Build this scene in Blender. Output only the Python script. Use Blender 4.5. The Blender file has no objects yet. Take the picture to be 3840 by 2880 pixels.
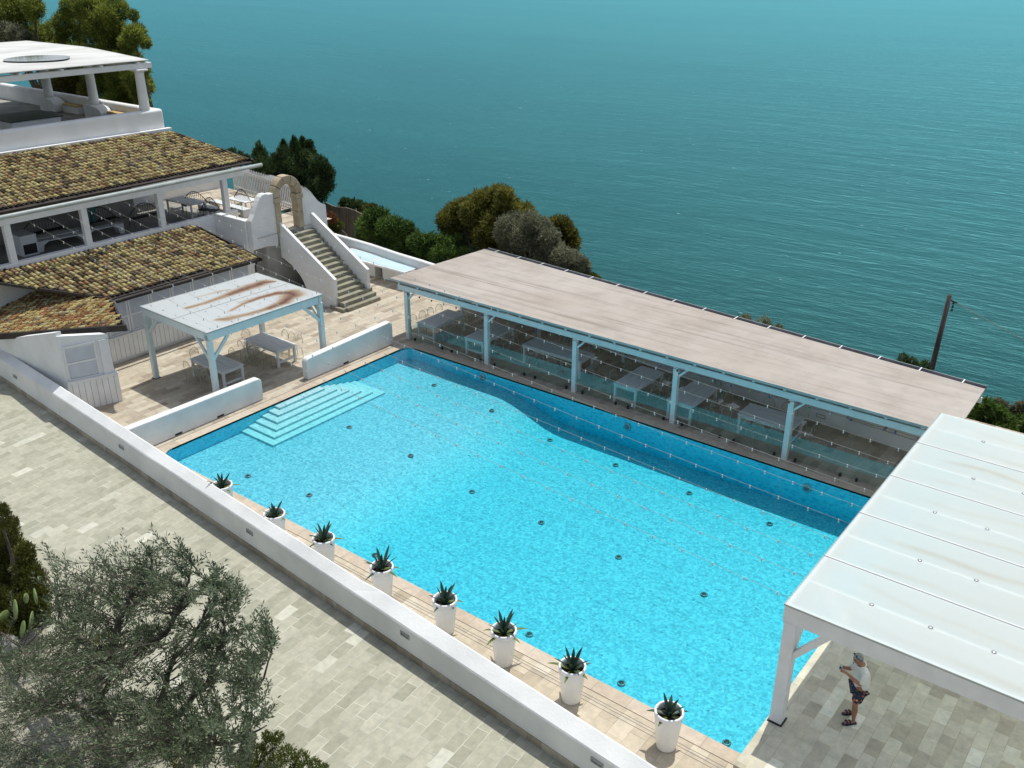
import bpy, bmesh, math, random
import numpy as np
from mathutils import Vector, Matrix, Quaternion
rnd = random.Random(7)
nrng = np.random.default_rng(11)
sc = bpy.context.scene
col = sc.collection
PI = math.pi

# ------------------------------------------------------------------ camera model (pixels of the 3840 x 2880 survey -> metres)
FOC, PIT, ROL, YAW, CH = 3532.18, math.radians(24.832), math.radians(0.0963), math.radians(-37.8875), 15.0
def _cam():
    cy, sy = math.cos(YAW), math.sin(YAW)
    f = Vector((sy*math.cos(PIT), cy*math.cos(PIT), -math.sin(PIT)))
    r = Vector((cy, -sy, 0)); u = r.cross(f)
    r2 = math.cos(ROL)*r + math.sin(ROL)*u
    u2 = -math.sin(ROL)*r + math.cos(ROL)*u
    return r2, u2, f
CR, CU, CF = _cam()
def ray(x, y): return CR*((x-1920)/FOC) - CU*((y-1440)/FOC) + CF
O3 = Vector((0, 0, CH))
def GP(x, y, n, p0):
    d = ray(x, y); n = Vector(n)
    return O3 + d*((Vector(p0)-O3).dot(n)/d.dot(n))
def GZ(x, y, z=0): return GP(x, y, (0,0,1), (0,0,z))
def GX(x, y, X): return GP(x, y, (1,0,0), (X,0,0))
def GY(x, y, Y): return GP(x, y, (0,1,0), (0,Y,0))

# ------------------------------------------------------------------ materials
def newmat(name):
    m = bpy.data.materials.new(name); m.use_nodes = True
    nt = m.node_tree; nt.nodes.clear()
    return m, nt
class N:
    def __init__(s, nt): s.nt = nt
    def __call__(s, t, **kw):
        n = s.nt.nodes.new(t)
        for k, v in kw.items():
            if k.startswith('i_'): pass
            else: setattr(n, k, v)
        return n
    def link(s, a, b): s.nt.links.new(a, b)
def ramp(n, stops, interp='LINEAR'):
    cr = n.color_ramp; cr.interpolation = interp
    while len(cr.elements) < len(stops): cr.elements.new(0.5)
    for e, (p, c) in zip(cr.elements, stops):
        e.position = p; e.color = (*c, 1)
def stdmat(name, c1, c2=None, rough=.6, scale=3, bump=0, bscale=30, spec=.4, world=True, stretch=(1,1,1), metal=0, detail=6, lo=.35, hi=.65):
    """principled with a soft two-tone noise and an optional bump"""
    m, nt = newmat(name); n = N(nt)
    out = n('ShaderNodeOutputMaterial'); p = n('ShaderNodeBsdfPrincipled')
    n.link(p.outputs[0], out.inputs[0])
    p.inputs['Roughness'].default_value = rough; p.inputs['Metallic'].default_value = metal
    p.inputs['Specular IOR Level'].default_value = spec
    if world: src = n('ShaderNodeNewGeometry').outputs['Position']
    else: src = n('ShaderNodeTexCoord').outputs['Object']
    mp = n('ShaderNodeMapping'); mp.inputs['Scale'].default_value = stretch
    n.link(src, mp.inputs[0])
    if c2 is None: p.inputs['Base Color'].default_value = (*c1, 1)
    else:
        t = n('ShaderNodeTexNoise'); t.inputs['Scale'].default_value = scale; t.inputs['Detail'].default_value = detail
        n.link(mp.outputs[0], t.inputs['Vector'])
        r = n('ShaderNodeValToRGB'); ramp(r, [(lo, c1), (hi, c2)])
        n.link(t.outputs['Fac'], r.inputs[0]); n.link(r.outputs[0], p.inputs['Base Color'])
    if bump:
        b = n('ShaderNodeTexNoise'); b.inputs['Scale'].default_value = bscale; b.inputs['Detail'].default_value = 5
        n.link(mp.outputs[0], b.inputs['Vector'])
        bn = n('ShaderNodeBump'); bn.inputs['Strength'].default_value = bump; bn.inputs['Distance'].default_value = .02
        n.link(b.outputs['Fac'], bn.inputs['Height']); n.link(bn.outputs[0], p.inputs['Normal'])
    return m
def pavmat(name, bw, bh, stops, mortar, rot=90, msize=.006, off=.5, soil=.25, dirt=(.30,.27,.2)):
    """stone paving: brick texture gives each slab its own tone from the ramp, noise adds veins and soiling"""
    m, nt = newmat(name); n = N(nt)
    out = n('ShaderNodeOutputMaterial'); p = n('ShaderNodeBsdfPrincipled'); n.link(p.outputs[0], out.inputs[0])
    geo = n('ShaderNodeNewGeometry'); mp = n('ShaderNodeMapping'); mp.inputs['Rotation'].default_value = (0, 0, math.radians(rot))
    n.link(geo.outputs['Position'], mp.inputs[0])
    # gentle warp so that joints are not ruler straight
    w = n('ShaderNodeTexNoise'); w.inputs['Scale'].default_value = 2.5; w.inputs['Detail'].default_value = 3
    n.link(mp.outputs[0], w.inputs['Vector'])
    sub = n('ShaderNodeVectorMath', operation='SUBTRACT'); n.link(w.outputs['Color'], sub.inputs[0]); sub.inputs[1].default_value = (.5,.5,.5)
    scl = n('ShaderNodeVectorMath', operation='SCALE'); n.link(sub.outputs[0], scl.inputs[0]); scl.inputs['Scale'].default_value = .03
    add = n('ShaderNodeVectorMath', operation='ADD'); n.link(mp.outputs[0], add.inputs[0]); n.link(scl.outputs[0], add.inputs[1])
    br = n('ShaderNodeTexBrick'); br.offset = off; br.inputs['Scale'].default_value = 1
    br.inputs['Brick Width'].default_value = bw; br.inputs['Row Height'].default_value = bh
    br.inputs['Mortar Size'].default_value = msize; br.inputs['Mortar Smooth'].default_value = .3
    br.inputs['Color1'].default_value = (0,0,0,1); br.inputs['Color2'].default_value = (1,1,1,1); br.inputs['Mortar'].default_value = (.5,.5,.5,1)
    n.link(add.outputs[0], br.inputs['Vector'])
    r = n('ShaderNodeValToRGB'); ramp(r, stops); n.link(br.outputs['Color'], r.inputs[0])
    v = n('ShaderNodeTexNoise'); v.inputs['Scale'].default_value = 5; v.inputs['Detail'].default_value = 8; v.inputs['Roughness'].default_value = .65
    n.link(mp.outputs[0], v.inputs['Vector'])
    vr = n('ShaderNodeValToRGB'); ramp(vr, [(.3, (.8,.8,.8)), (.7, (1.12,1.1,1.06))]); n.link(v.outputs['Fac'], vr.inputs[0])
    mul = n('ShaderNodeMix', data_type='RGBA', blend_type='MULTIPLY'); mul.inputs[0].default_value = 1
    n.link(r.outputs[0], mul.inputs[6]); n.link(vr.outputs[0], mul.inputs[7])
    # large soft soiling
    s = n('ShaderNodeTexNoise'); s.inputs['Scale'].default_value = .45; s.inputs['Detail'].default_value = 5
    n.link(geo.outputs['Position'], s.inputs['Vector'])
    sr = n('ShaderNodeValToRGB'); ramp(sr, [(.42, (0,0,0)), (.75, (soil,)*3)]); n.link(s.outputs['Fac'], sr.inputs[0])
    mx = n('ShaderNodeMix', data_type='RGBA'); n.link(sr.outputs[0], mx.inputs[0]); n.link(mul.outputs[2], mx.inputs[6]); mx.inputs[7].default_value = (*dirt, 1)
    jm = n('ShaderNodeMix', data_type='RGBA'); n.link(br.outputs['Fac'], jm.inputs[0]); n.link(mx.outputs[2], jm.inputs[6])
    # joints: light mortar here, dark moss there
    jr = n('ShaderNodeValToRGB'); ramp(jr, [(.42, tuple(x*.55 for x in mortar)), (.6, mortar)]); 
    jn = n('ShaderNodeTexNoise'); jn.inputs['Scale'].default_value = 1.7; jn.inputs['Detail'].default_value = 4; n.link(geo.outputs['Position'], jn.inputs['Vector'])
    n.link(jn.outputs['Fac'], jr.inputs[0]); n.link(jr.outputs[0], jm.inputs[7])
    n.link(jm.outputs[2], p.inputs['Base Color'])
    p.inputs['Roughness'].default_value = .75; p.inputs['Specular IOR Level'].default_value = .25
    b = n('ShaderNodeBump'); b.inputs['Strength'].default_value = .25; b.inputs['Distance'].default_value = .01; b.invert = True
    n.link(br.outputs['Fac'], b.inputs['Height']); n.link(b.outputs[0], p.inputs['Normal'])
    return m
def leafmat(name, cols, trans=.35, rough=.55, nscale=.9):
    m, nt = newmat(name); n = N(nt)
    out = n('ShaderNodeOutputMaterial'); p = n('ShaderNodeBsdfPrincipled'); t = n('ShaderNodeBsdfTranslucent'); mx = n('ShaderNodeMixShader')
    mx.inputs[0].default_value = trans
    geo = n('ShaderNodeNewGeometry')
    ns = n('ShaderNodeTexNoise'); ns.inputs['Scale'].default_value = nscale; ns.inputs['Detail'].default_value = 3
    n.link(geo.outputs['Position'], ns.inputs['Vector'])
    a = n('ShaderNodeMath', operation='MULTIPLY'); n.link(geo.outputs['Random Per Island'], a.inputs[0]); a.inputs[1].default_value = .5
    b = n('ShaderNodeMath', operation='MULTIPLY_ADD'); n.link(ns.outputs['Fac'], b.inputs[0]); b.inputs[1].default_value = 1.1; b.inputs[2].default_value = -.3
    s = n('ShaderNodeMath', operation='ADD'); n.link(a.outputs[0], s.inputs[0]); n.link(b.outputs[0], s.inputs[1])
    r = n('ShaderNodeValToRGB'); ramp(r, [(i/(len(cols)-1)*.8+.1, c) for i, c in enumerate(cols)]); n.link(s.outputs[0], r.inputs[0])
    n.link(r.outputs[0], p.inputs['Base Color'])
    n.link(r.outputs[0], t.inputs['Color'])
    p.inputs['Roughness'].default_value = rough; p.inputs['Specular IOR Level'].default_value = .3
    n.link(p.outputs[0], mx.inputs[1]); n.link(t.outputs[0], mx.inputs[2]); n.link(mx.outputs[0], out.inputs[0])
    return m

M = {}
M['plaster'] = stdmat('white_plaster', (.72,.73,.72), (.80,.80,.79), .75, 1.2, .25, 18, .2)
M['plaster_soft'] = stdmat('white_plaster_weathered', (.66,.67,.66), (.80,.80,.78), .75, .8, .3, 14, .2)
M['paint'] = stdmat('white_painted_wood', (.70,.71,.71), (.77,.78,.78), .5, 2.5, .08, 40, .35)
M['paint_obj'] = stdmat('white_furniture_paint', (.62,.64,.64), (.74,.75,.75), .5, 3, 0, 40, .35, world=False)
M['plank'] = stdmat('whitewashed_planks', (.55,.57,.57), (.72,.73,.73), .6, 2.2, .1, 20, .3, world=False, stretch=(.6,9,1))
M['pot'] = stdmat('white_pot_plastic', (.80,.80,.79), (.84,.84,.83), .32, 3, 0, 30, .5, world=False)
M['soil'] = stdmat('potting_soil', (.035,.025,.018), (.11,.075,.05), .95, 22, .6, 60, .1, world=False)
M['agave'] = leafmat('agave_leaf', [(.016,.04,.03), (.03,.065,.045), (.06,.10,.06)], .1, .42, 3)
M['agave_old'] = leafmat('agave_old_leaf', [(.10,.14,.03), (.16,.20,.05)], .15, .5, 3)
M['black'] = stdmat('black_metal', (.012,.012,.014), (.03,.03,.032), .5, 8)
M['iron'] = stdmat('wrought_iron', (.01,.01,.012), None, .55)
M['fascia'] = stdmat('dark_brown_fascia', (.022,.016,.014), (.04,.03,.026), .6, 3)
M['gutter'] = stdmat('grey_zinc_gutter', (.20,.20,.215), (.28,.28,.295), .45, 2, metal=.2)
M['gutter_grey'] = stdmat('aluminium_gutter', (.36,.40,.38), (.45,.48,.46), .45, 2)
M['sill'] = stdmat('lamp_steel', (.28,.29,.29), (.40,.41,.41), .4, 6, metal=.4)
M['lampglass'] = stdmat('frosted_lamp_glass', (.22,.23,.22), (.32,.33,.32), .2, 9)
M['cushion'] = stdmat('cream_cushion', (.62,.60,.54), (.72,.70,.64), .9, 2.5, .2, 60, .1)
M['tan_cushion'] = stdmat('ochre_cushion', (.52,.36,.16), (.62,.46,.24), .9, 2.5, .2, 60, .1)
M['sandstone'] = stdmat('worn_sandstone', (.36,.29,.19), (.50,.43,.31), .85, 2.2, .35, 22, .15)
M['stepstone'] = stdmat('olive_limestone_step', (.23,.22,.165), (.32,.305,.235), .8, 2.0, .3, 18, .2)
M['basetile'] = pavmat('base_course_tile', .42, .3, [(0,(.30,.26,.19)), (.5,(.40,.35,.27)), (1,(.46,.42,.33))], (.5,.48,.42), rot=0, soil=.3)
M['reed'] = stdmat('reed_matting', (.17,.145,.115), (.30,.26,.21), .9, 1.6, .5, 30, .1, stretch=(6,6,.7))
M['bark'] = stdmat('grey_bark', (.06,.05,.042), (.15,.13,.11), .9, 6, .6, 25, .1)
M['darkwood'] = stdmat('creosoted_pole', (.045,.036,.034), (.10,.08,.075), .8, 3, .3, 20, .2, stretch=(6,6,.5))
M['terrain'] = stdmat('dry_hillside', (.07,.075,.035), (.24,.21,.13), .95, .35, .6, 3, .1)
M['gravel'] = stdmat('pale_gravel', (.20,.19,.14), (.46,.44,.36), .95, 14, .9, 40, .1, lo=.3, hi=.7)
M['greencover'] = stdmat('dark_green_tabletop', (.02,.045,.035), (.035,.06,.05), .45, 2)
M['skin'] = stdmat('tanned_skin', (.30,.145,.085), (.36,.18,.11), .5, 6, world=False)
M['shirt'] = stdmat('white_linen', (.68,.69,.64), (.78,.78,.74), .9, 5, .35, 14, .1, world=False)
M['hair'] = stdmat('grey_hair', (.16,.16,.16), (.36,.36,.36), .7, 30, .6, 70, .3, world=False)
M['sandal'] = stdmat('navy_sandal', (.012,.018,.04), (.02,.026,.05), .5, 6, world=False)
M['silver'] = stdmat('silver_grey_metal', (.35,.36,.37), (.45,.46,.47), .3, 6, metal=.5, world=False)
M['teal_cloth'] = stdmat('teal_cloth', (.05,.16,.18), (.09,.22,.24), .9, 4)
M['grey_and_shade'] = stdmat('grey_stucco', (.24,.24,.22), (.36,.35,.32), .85, 1.0, .3, 16, .15)
M['shed'] = stdmat('grey_reed_roof', (.20,.19,.18), (.36,.35,.34), .9, 1.2, .3, 18, .1)
M['cactus'] = stdmat('prickly_pear_pad', (.10,.16,.05), (.22,.28,.09), .55, 3, .2, 20, .3)
M['rock'] = stdmat('terracotta_stone', (.30,.15,.09), (.38,.22,.14), .9, 3)
M['redleaf'] = leafmat('red_bloom', [(.16,.03,.015), (.22,.07,.03), (.10,.09,.03)], .3)
M['pine'] = leafmat('pine_needles', [(.04,.062,.018), (.12,.16,.03), (.26,.30,.05), (.36,.38,.08)], .6)
M['pine_far'] = leafmat('aleppo_pine_needles', [(.028,.034,.010), (.085,.092,.02), (.20,.195,.04), (.28,.26,.055)], .55)
M['juniper'] = leafmat('juniper_leaf', [(.010,.022,.010), (.03,.058,.02), (.06,.10,.03), (.09,.13,.04)], .45)
M['cypress'] = leafmat('cypress_sprays', [(.018,.040,.010), (.06,.115,.025), (.13,.21,.045), (.20,.28,.06)], .55)
M['olivefar'] = leafmat('olive_far_leaf', [(.055,.06,.042), (.13,.14,.09), (.22,.225,.135), (.32,.32,.20)], .45)
M['olive'] = leafmat('olive_leaf', [(.036,.052,.028), (.09,.12,.066), (.175,.22,.125), (.31,.36,.25)], .35, .38, 1.4)
M['membrane'] = stdmat('white_roof_membrane', (.50,.50,.47), (.64,.64,.62), .8, .8, .1, 10, .2, stretch=(1,.35,1))
M['mastic'] = leafmat('golden_shrub_leaf', [(.03,.04,.008), (.07,.082,.014), (.13,.135,.025), (.19,.18,.035)], .3)
M['lightshrub'] = leafmat('lime_shrub_leaf', [(.05,.075,.012), (.11,.14,.025), (.18,.20,.05)], .35)

M['terrace'] = pavmat('greenish_stone_paving', .56, .30, [(0,(.325,.325,.255)), (.3,(.375,.37,.295)), (.6,(.41,.405,.325)), (.94,(.44,.43,.35)), (.97,(.54,.54,.46)), (1,(.60,.595,.51))], (.58,.58,.49), rot=84.6, msize=.008, soil=.22, dirt=(.34,.32,.22))
M['deck'] = pavmat('beige_limestone_paving', .72, .27, [(0,(.33,.275,.215)), (.15,(.40,.345,.275)), (.45,(.47,.415,.33)), (.8,(.515,.46,.37)), (1,(.57,.52,.43))], (.44,.40,.33), rot=90, msize=.005, soil=.2, dirt=(.38,.30,.21))
M['planter_deck'] = pavmat('warm_limestone_slabs', .62, .40, [(0,(.40,.34,.25)), (.3,(.50,.43,.33)), (.7,(.56,.49,.38)), (1,(.64,.58,.48))], (.46,.41,.32), rot=90, soil=.2, dirt=(.42,.34,.24))
M['coping'] = pavmat('coping_slabs', .9, 3, [(0,(.48,.40,.31)), (.5,(.53,.45,.36)), (1,(.57,.50,.41))], (.40,.34,.27), rot=0, msize=.006, soil=.25, dirt=(.45,.34,.24))
M['coping_y'] = pavmat('coping_slabs_end', .9, 3, [(0,(.48,.40,.31)), (.5,(.53,.45,.36)), (1,(.57,.50,.41))], (.40,.34,.27), rot=90, msize=.006, soil=.25, dirt=(.45,.34,.24))
M['platform'] = pavmat('shaded_stone_slabs', .50, .28, [(0,(.40,.36,.285)), (.25,(.50,.47,.375)), (.55,(.57,.54,.44)), (.9,(.62,.60,.49)), (.96,(.74,.73,.62)), (1,(.76,.75,.64))], (.62,.56,.36), rot=90, msize=.005, soil=.25, dirt=(.38,.36,.24))

def tilemat(name, stops):
    """barrel roof tiles: every tile (mesh island) its own tone, lichen and soot blotches over it"""
    m, nt = newmat(name); n = N(nt)
    out = n('ShaderNodeOutputMaterial'); p = n('ShaderNodeBsdfPrincipled'); n.link(p.outputs[0], out.inputs[0])
    geo = n('ShaderNodeNewGeometry')
    ns = n('ShaderNodeTexNoise'); ns.inputs['Scale'].default_value = .8; ns.inputs['Detail'].default_value = 3; n.link(geo.outputs['Position'], ns.inputs['Vector'])
    a = n('ShaderNodeMath', operation='MULTIPLY_ADD'); n.link(ns.outputs['Fac'], a.inputs[0]); a.inputs[1].default_value = .5; a.inputs[2].default_value = -.25
    s = n('ShaderNodeMath', operation='ADD'); n.link(geo.outputs['Random Per Island'], s.inputs[0]); n.link(a.outputs[0], s.inputs[1])
    r = n('ShaderNodeValToRGB'); ramp(r, stops); n.link(s.outputs[0], r.inputs[0])
    l = n('ShaderNodeTexNoise'); l.inputs['Scale'].default_value = 6; l.inputs['Detail'].default_value = 6; l.inputs['Roughness'].default_value = .7; n.link(geo.outputs['Position'], l.inputs['Vector'])
    lr = n('ShaderNodeValToRGB'); ramp(lr, [(.38, (.42,.40,.38)), (.55, (1,1,1)), (.72, (1.15,1.12,.9))]); n.link(l.outputs['Fac'], lr.inputs[0])
    mu = n('ShaderNodeMix', data_type='RGBA', blend_type='MULTIPLY'); mu.inputs[0].default_value = 1
    n.link(r.outputs[0], mu.inputs[6]); n.link(lr.outputs[0], mu.inputs[7]); n.link(mu.outputs[2], p.inputs['Base Color'])
    p.inputs['Roughness'].default_value = .9; p.inputs['Specular IOR Level'].default_value = .1
    return m
M['tiles'] = tilemat('weathered_roof_tiles', [(0,(.07,.058,.04)), (.10,(.14,.115,.075)), (.18,(.24,.15,.08)), (.28,(.34,.275,.14)), (.5,(.47,.39,.185)), (.7,(.54,.455,.215)), (.85,(.42,.37,.22)), (.92,(.36,.20,.10)), (1,(.24,.20,.15))])
M['tiles_warm'] = tilemat('warm_roof_tiles', [(0,(.14,.10,.06)), (.12,(.30,.16,.075)), (.28,(.38,.22,.10)), (.42,(.44,.34,.15)), (.7,(.52,.42,.19)), (.88,(.50,.43,.24)), (.95,(.24,.20,.15)), (1,(.40,.19,.09))])

def fresnelmix(n, base, ior, rough, boost=1.0, normal=None):
    fr = n('ShaderNodeLayerWeight'); fr.inputs['Blend'].default_value = .5; f0 = ((ior-1)/(ior+1))**2
    g = n('ShaderNodeBsdfGlossy'); g.inputs['Roughness'].default_value = rough
    mx = n('ShaderNodeMixShader')
    if normal is not None: n.link(normal, fr.inputs['Normal']); n.link(normal, g.inputs['Normal'])
    f = n('ShaderNodeMath', operation='MULTIPLY'); f.use_clamp = True
    pw = n('ShaderNodeMath', operation='POWER'); n.link(fr.outputs['Facing'], pw.inputs[0]); pw.inputs[1].default_value = 5
    sk = n('ShaderNodeMath', operation='MULTIPLY_ADD'); n.link(pw.outputs[0], sk.inputs[0]); sk.inputs[1].default_value = 1-f0; sk.inputs[2].default_value = f0
    n.link(sk.outputs[0], f.inputs[0]); f.inputs[1].default_value = boost
    n.link(f.outputs[0], mx.inputs[0]); n.link(base, mx.inputs[1]); n.link(g.outputs[0], mx.inputs[2])
    return mx
def glassmat(name, tint, ior=1.5, rough=.02, boost=1.6, haze=0, hazecol=(.8,.8,.8)):
    m, nt = newmat(name); n = N(nt); out = n('ShaderNodeOutputMaterial')
    t = n('ShaderNodeBsdfTransparent'); t.inputs[0].default_value = (*tint, 1)
    b = t.outputs[0]
    if haze:
        d = n('ShaderNodeBsdfDiffuse'); d.inputs[0].default_value = (*hazecol, 1); h = n('ShaderNodeMixShader'); h.inputs[0].default_value = haze
        n.link(t.outputs[0], h.inputs[1]); n.link(d.outputs[0], h.inputs[2]); b = h.outputs[0]
    mx = fresnelmix(n, b, ior, rough, boost); n.link(mx.outputs[0], out.inputs[0])
    return m
M['glass'] = glassmat('balustrade_glass', (.92,.97,.955), 1.5, .015, 1.7)
M['acrylic'] = glassmat('clear_acrylic', (.95,.95,.92), 1.45, .08, 1.2, .10, (.75,.74,.66))
M['acrylic_rim'] = glassmat('acrylic_edge', (.8,.78,.7), 1.5, .1, 1.3, .5, (.62,.58,.44))
M['bulb'] = glassmat('clear_bulb', (.92,.92,.90), 1.5, .03, 1.4, .7, (.8,.8,.77))
M['cable'] = stdmat('pale_cable', (.36,.36,.33), None, .6)
M['wire'] = stdmat('steel_wire', (.30,.34,.34), None, .5)
M['socket'] = stdmat('white_socket', (.6,.6,.58), None, .5)

# pool water: transparent skin with caustic ripple light painted into its tint, absorbing red in its volume
m, nt = newmat('pool_water_material'); n = N(nt); out = n('ShaderNodeOutputMaterial')
geo = n('ShaderNodeNewGeometry'); mp = n('ShaderNodeMapping'); mp.inputs['Rotation'].default_value = (0,0,math.radians(38)); mp.inputs['Scale'].default_value = (.55,1,1)
n.link(geo.outputs['Position'], mp.inputs[0])
w1 = n('ShaderNodeTexNoise'); w1.inputs['Scale'].default_value = 9; w1.inputs['Detail'].default_value = 3; w1.inputs['Distortion'].default_value = .6; n.link(mp.outputs[0], w1.inputs['Vector'])
bn = n('ShaderNodeBump'); bn.inputs['Strength'].default_value = .35; bn.inputs['Distance'].default_value = .03; n.link(w1.outputs['Fac'], bn.inputs['Height'])
w2 = n('ShaderNodeTexVoronoi', feature='SMOOTH_F1'); w2.inputs['Scale'].default_value = 11; w2.inputs['Smoothness'].default_value = .35
wn = n('ShaderNodeMix', data_type='VECTOR'); wn.inputs[0].default_value = .12; n.link(mp.outputs[0], wn.inputs[4]); n.link(w1.outputs['Color'], wn.inputs[5]); n.link(wn.outputs[1], w2.inputs['Vector'])
wr = n('ShaderNodeValToRGB'); ramp(wr, [(.05, (.66,.78,.83)), (.33, (.90,.94,.96)), (.60, (1,1,1))]); n.link(w2.outputs['Distance'], wr.inputs[0])
t = n('ShaderNodeBsdfTransparent'); n.link(wr.outputs[0], t.inputs[0])
mx = fresnelmix(n, t.outputs[0], 1.33, .04, 1.0, bn.outputs[0]); n.link(mx.outputs[0], out.inputs['Surface'])
va = n('ShaderNodeVolumeAbsorption'); va.inputs['Color'].default_value = (0,.97,.99,1); va.inputs['Density'].default_value = .5; n.link(va.outputs[0], out.inputs['Volume'])
M['poolwater'] = m

# pool mosaic: pale glass tesserae of slightly differing tone, wide joints every 1.4 m
def mosaic(name, flip=False, cc=((.14,.38,.48),(.19,.48,.60),(.28,.57,.67))):
    m, nt = newmat(name); n = N(nt); out = n('ShaderNodeOutputMaterial'); p = n('ShaderNodeBsdfPrincipled'); n.link(p.outputs[0], out.inputs[0])
    geo = n('ShaderNodeNewGeometry')
    v = n('ShaderNodeTexVoronoi', feature='F1'); v.inputs['Scale'].default_value = 17; n.link(geo.outputs['Position'], v.inputs['Vector'])
    bw = n('ShaderNodeRGBToBW'); n.link(v.outputs['Color'], bw.inputs[0])
    r = n('ShaderNodeValToRGB'); ramp(r, [(.2, cc[0]), (.5, cc[1]), (.8, cc[2])]); n.link(bw.outputs[0], r.inputs[0])
    br = n('ShaderNodeTexBrick'); br.offset = 0; br.inputs['Scale'].default_value = 1; br.inputs['Brick Width'].default_value = 1.4; br.inputs['Row Height'].default_value = .7 if flip else 1.4
    br.inputs['Mortar Size'].default_value = .012; br.inputs['Mortar Smooth'].default_value = .3
    mp = n('ShaderNodeMapping'); n.link(geo.outputs['Position'], mp.inputs[0])
    if flip: mp.inputs['Rotation'].default_value = (math.radians(90), 0, 0)
    n.link(mp.outputs[0], br.inputs['Vector'])
    mx = n('ShaderNodeMix', data_type='RGBA'); f = n('ShaderNodeMath', operation='MULTIPLY'); f.inputs[1].default_value = .3; n.link(br.outputs['Fac'], f.inputs[0]); n.link(f.outputs[0], mx.inputs[0])
    n.link(r.outputs[0], mx.inputs[6]); mx.inputs[7].default_value = (.28,.44,.5,1); n.link(mx.outputs[2], p.inputs['Base Color']); p.inputs['Roughness'].default_value = .5
    return m
M['mosaic'] = mosaic('pool_mosaic'); M['mosaic_wall'] = mosaic('pool_wall_tile', True, ((.06,.72,.92),(.07,.76,.94),(.08,.79,.95)))
M['poolstep'] = stdmat('pool_step_tile', (.34,.60,.65), (.42,.68,.71), .5, 9, 0)

# sea
m, nt = newmat('sea_water'); n = N(nt); out = n('ShaderNodeOutputMaterial')
geo = n('ShaderNodeNewGeometry')
big = n('ShaderNodeTexNoise'); big.inputs['Scale'].default_value = .006; big.inputs['Detail'].default_value = 5; big.inputs['Distortion'].default_value = .5
mpb = n('ShaderNodeMapping'); mpb.inputs['Rotation'].default_value = (0,0,math.radians(-38)); mpb.inputs['Scale'].default_value = (.5,1.4,1); n.link(geo.outputs['Position'], mpb.inputs[0]); n.link(mpb.outputs[0], big.inputs['Vector'])
r = n('ShaderNodeValToRGB'); ramp(r, [(.33, (.008,.039,.040)), (.67, (.012,.057,.055))]); n.link(big.outputs['Fac'], r.inputs[0])
mpw = n('ShaderNodeMapping'); mpw.inputs['Rotation'].default_value = (0,0,math.radians(-33)); mpw.inputs['Scale'].default_value = (.28,1,1); n.link(geo.outputs['Position'], mpw.inputs[0])
wa = n('ShaderNodeTexNoise'); wa.inputs['Scale'].default_value = .42; wa.inputs['Detail'].default_value = 7; wa.inputs['Roughness'].default_value = .6; n.link(mpw.outputs[0], wa.inputs['Vector'])
wb = n('ShaderNodeTexNoise'); wb.inputs['Scale'].default_value = .09; wb.inputs['Detail'].default_value = 4; n.link(mpw.outputs[0], wb.inputs['Vector'])
wadd = n('ShaderNodeMath', operation='MULTIPLY_ADD'); n.link(wb.outputs['Fac'], wadd.inputs[0]); wadd.inputs[1].default_value = 1.6; n.link(wa.outputs['Fac'], wadd.inputs[2])
bn = n('ShaderNodeBump'); bn.inputs['Strength'].default_value = .6; bn.inputs['Distance'].default_value = 1.6; n.link(wadd.outputs[0], bn.inputs['Height'])
fo = n('ShaderNodeTexNoise'); fo.inputs['Scale'].default_value = .55; fo.inputs['Detail'].default_value = 3; n.link(mpw.outputs[0], fo.inputs['Vector'])
fr = n('ShaderNodeValToRGB'); ramp(fr, [(.735, (0,0,0)), (.78, (1,1,1))]); n.link(fo.outputs['Fac'], fr.inputs[0])
mx = n('ShaderNodeMix', data_type='RGBA'); n.link(fr.outputs[0], mx.inputs[0]); n.link(r.outputs[0], mx.inputs[6]); mx.inputs[7].default_value = (.40,.52,.52,1)
d = n('ShaderNodeBsdfDiffuse'); n.link(mx.outputs[2], d.inputs[0]); n.link(bn.outputs[0], d.inputs['Normal'])
g = n('ShaderNodeBsdfGlossy'); g.inputs[0].default_value = (.30,.86,.96,1); g.inputs['Roughness'].default_value = .38; n.link(bn.outputs[0], g.inputs['Normal'])
lw = n('ShaderNodeLayerWeight'); lw.inputs['Blend'].default_value = .5
pw = n('ShaderNodeMath', operation='POWER'); n.link(lw.outputs['Facing'], pw.inputs[0]); pw.inputs[1].default_value = 5
sk = n('ShaderNodeMath', operation='MULTIPLY_ADD'); n.link(pw.outputs[0], sk.inputs[0]); sk.inputs[1].default_value = .42; sk.inputs[2].default_value = .02
ms = n('ShaderNodeMixShader'); n.link(sk.outputs[0], ms.inputs[0]); n.link(d.outputs[0], ms.inputs[1]); n.link(g.outputs[0], ms.inputs[2]); n.link(ms.outputs[0], out.inputs[0])
M['sea'] = m

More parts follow.
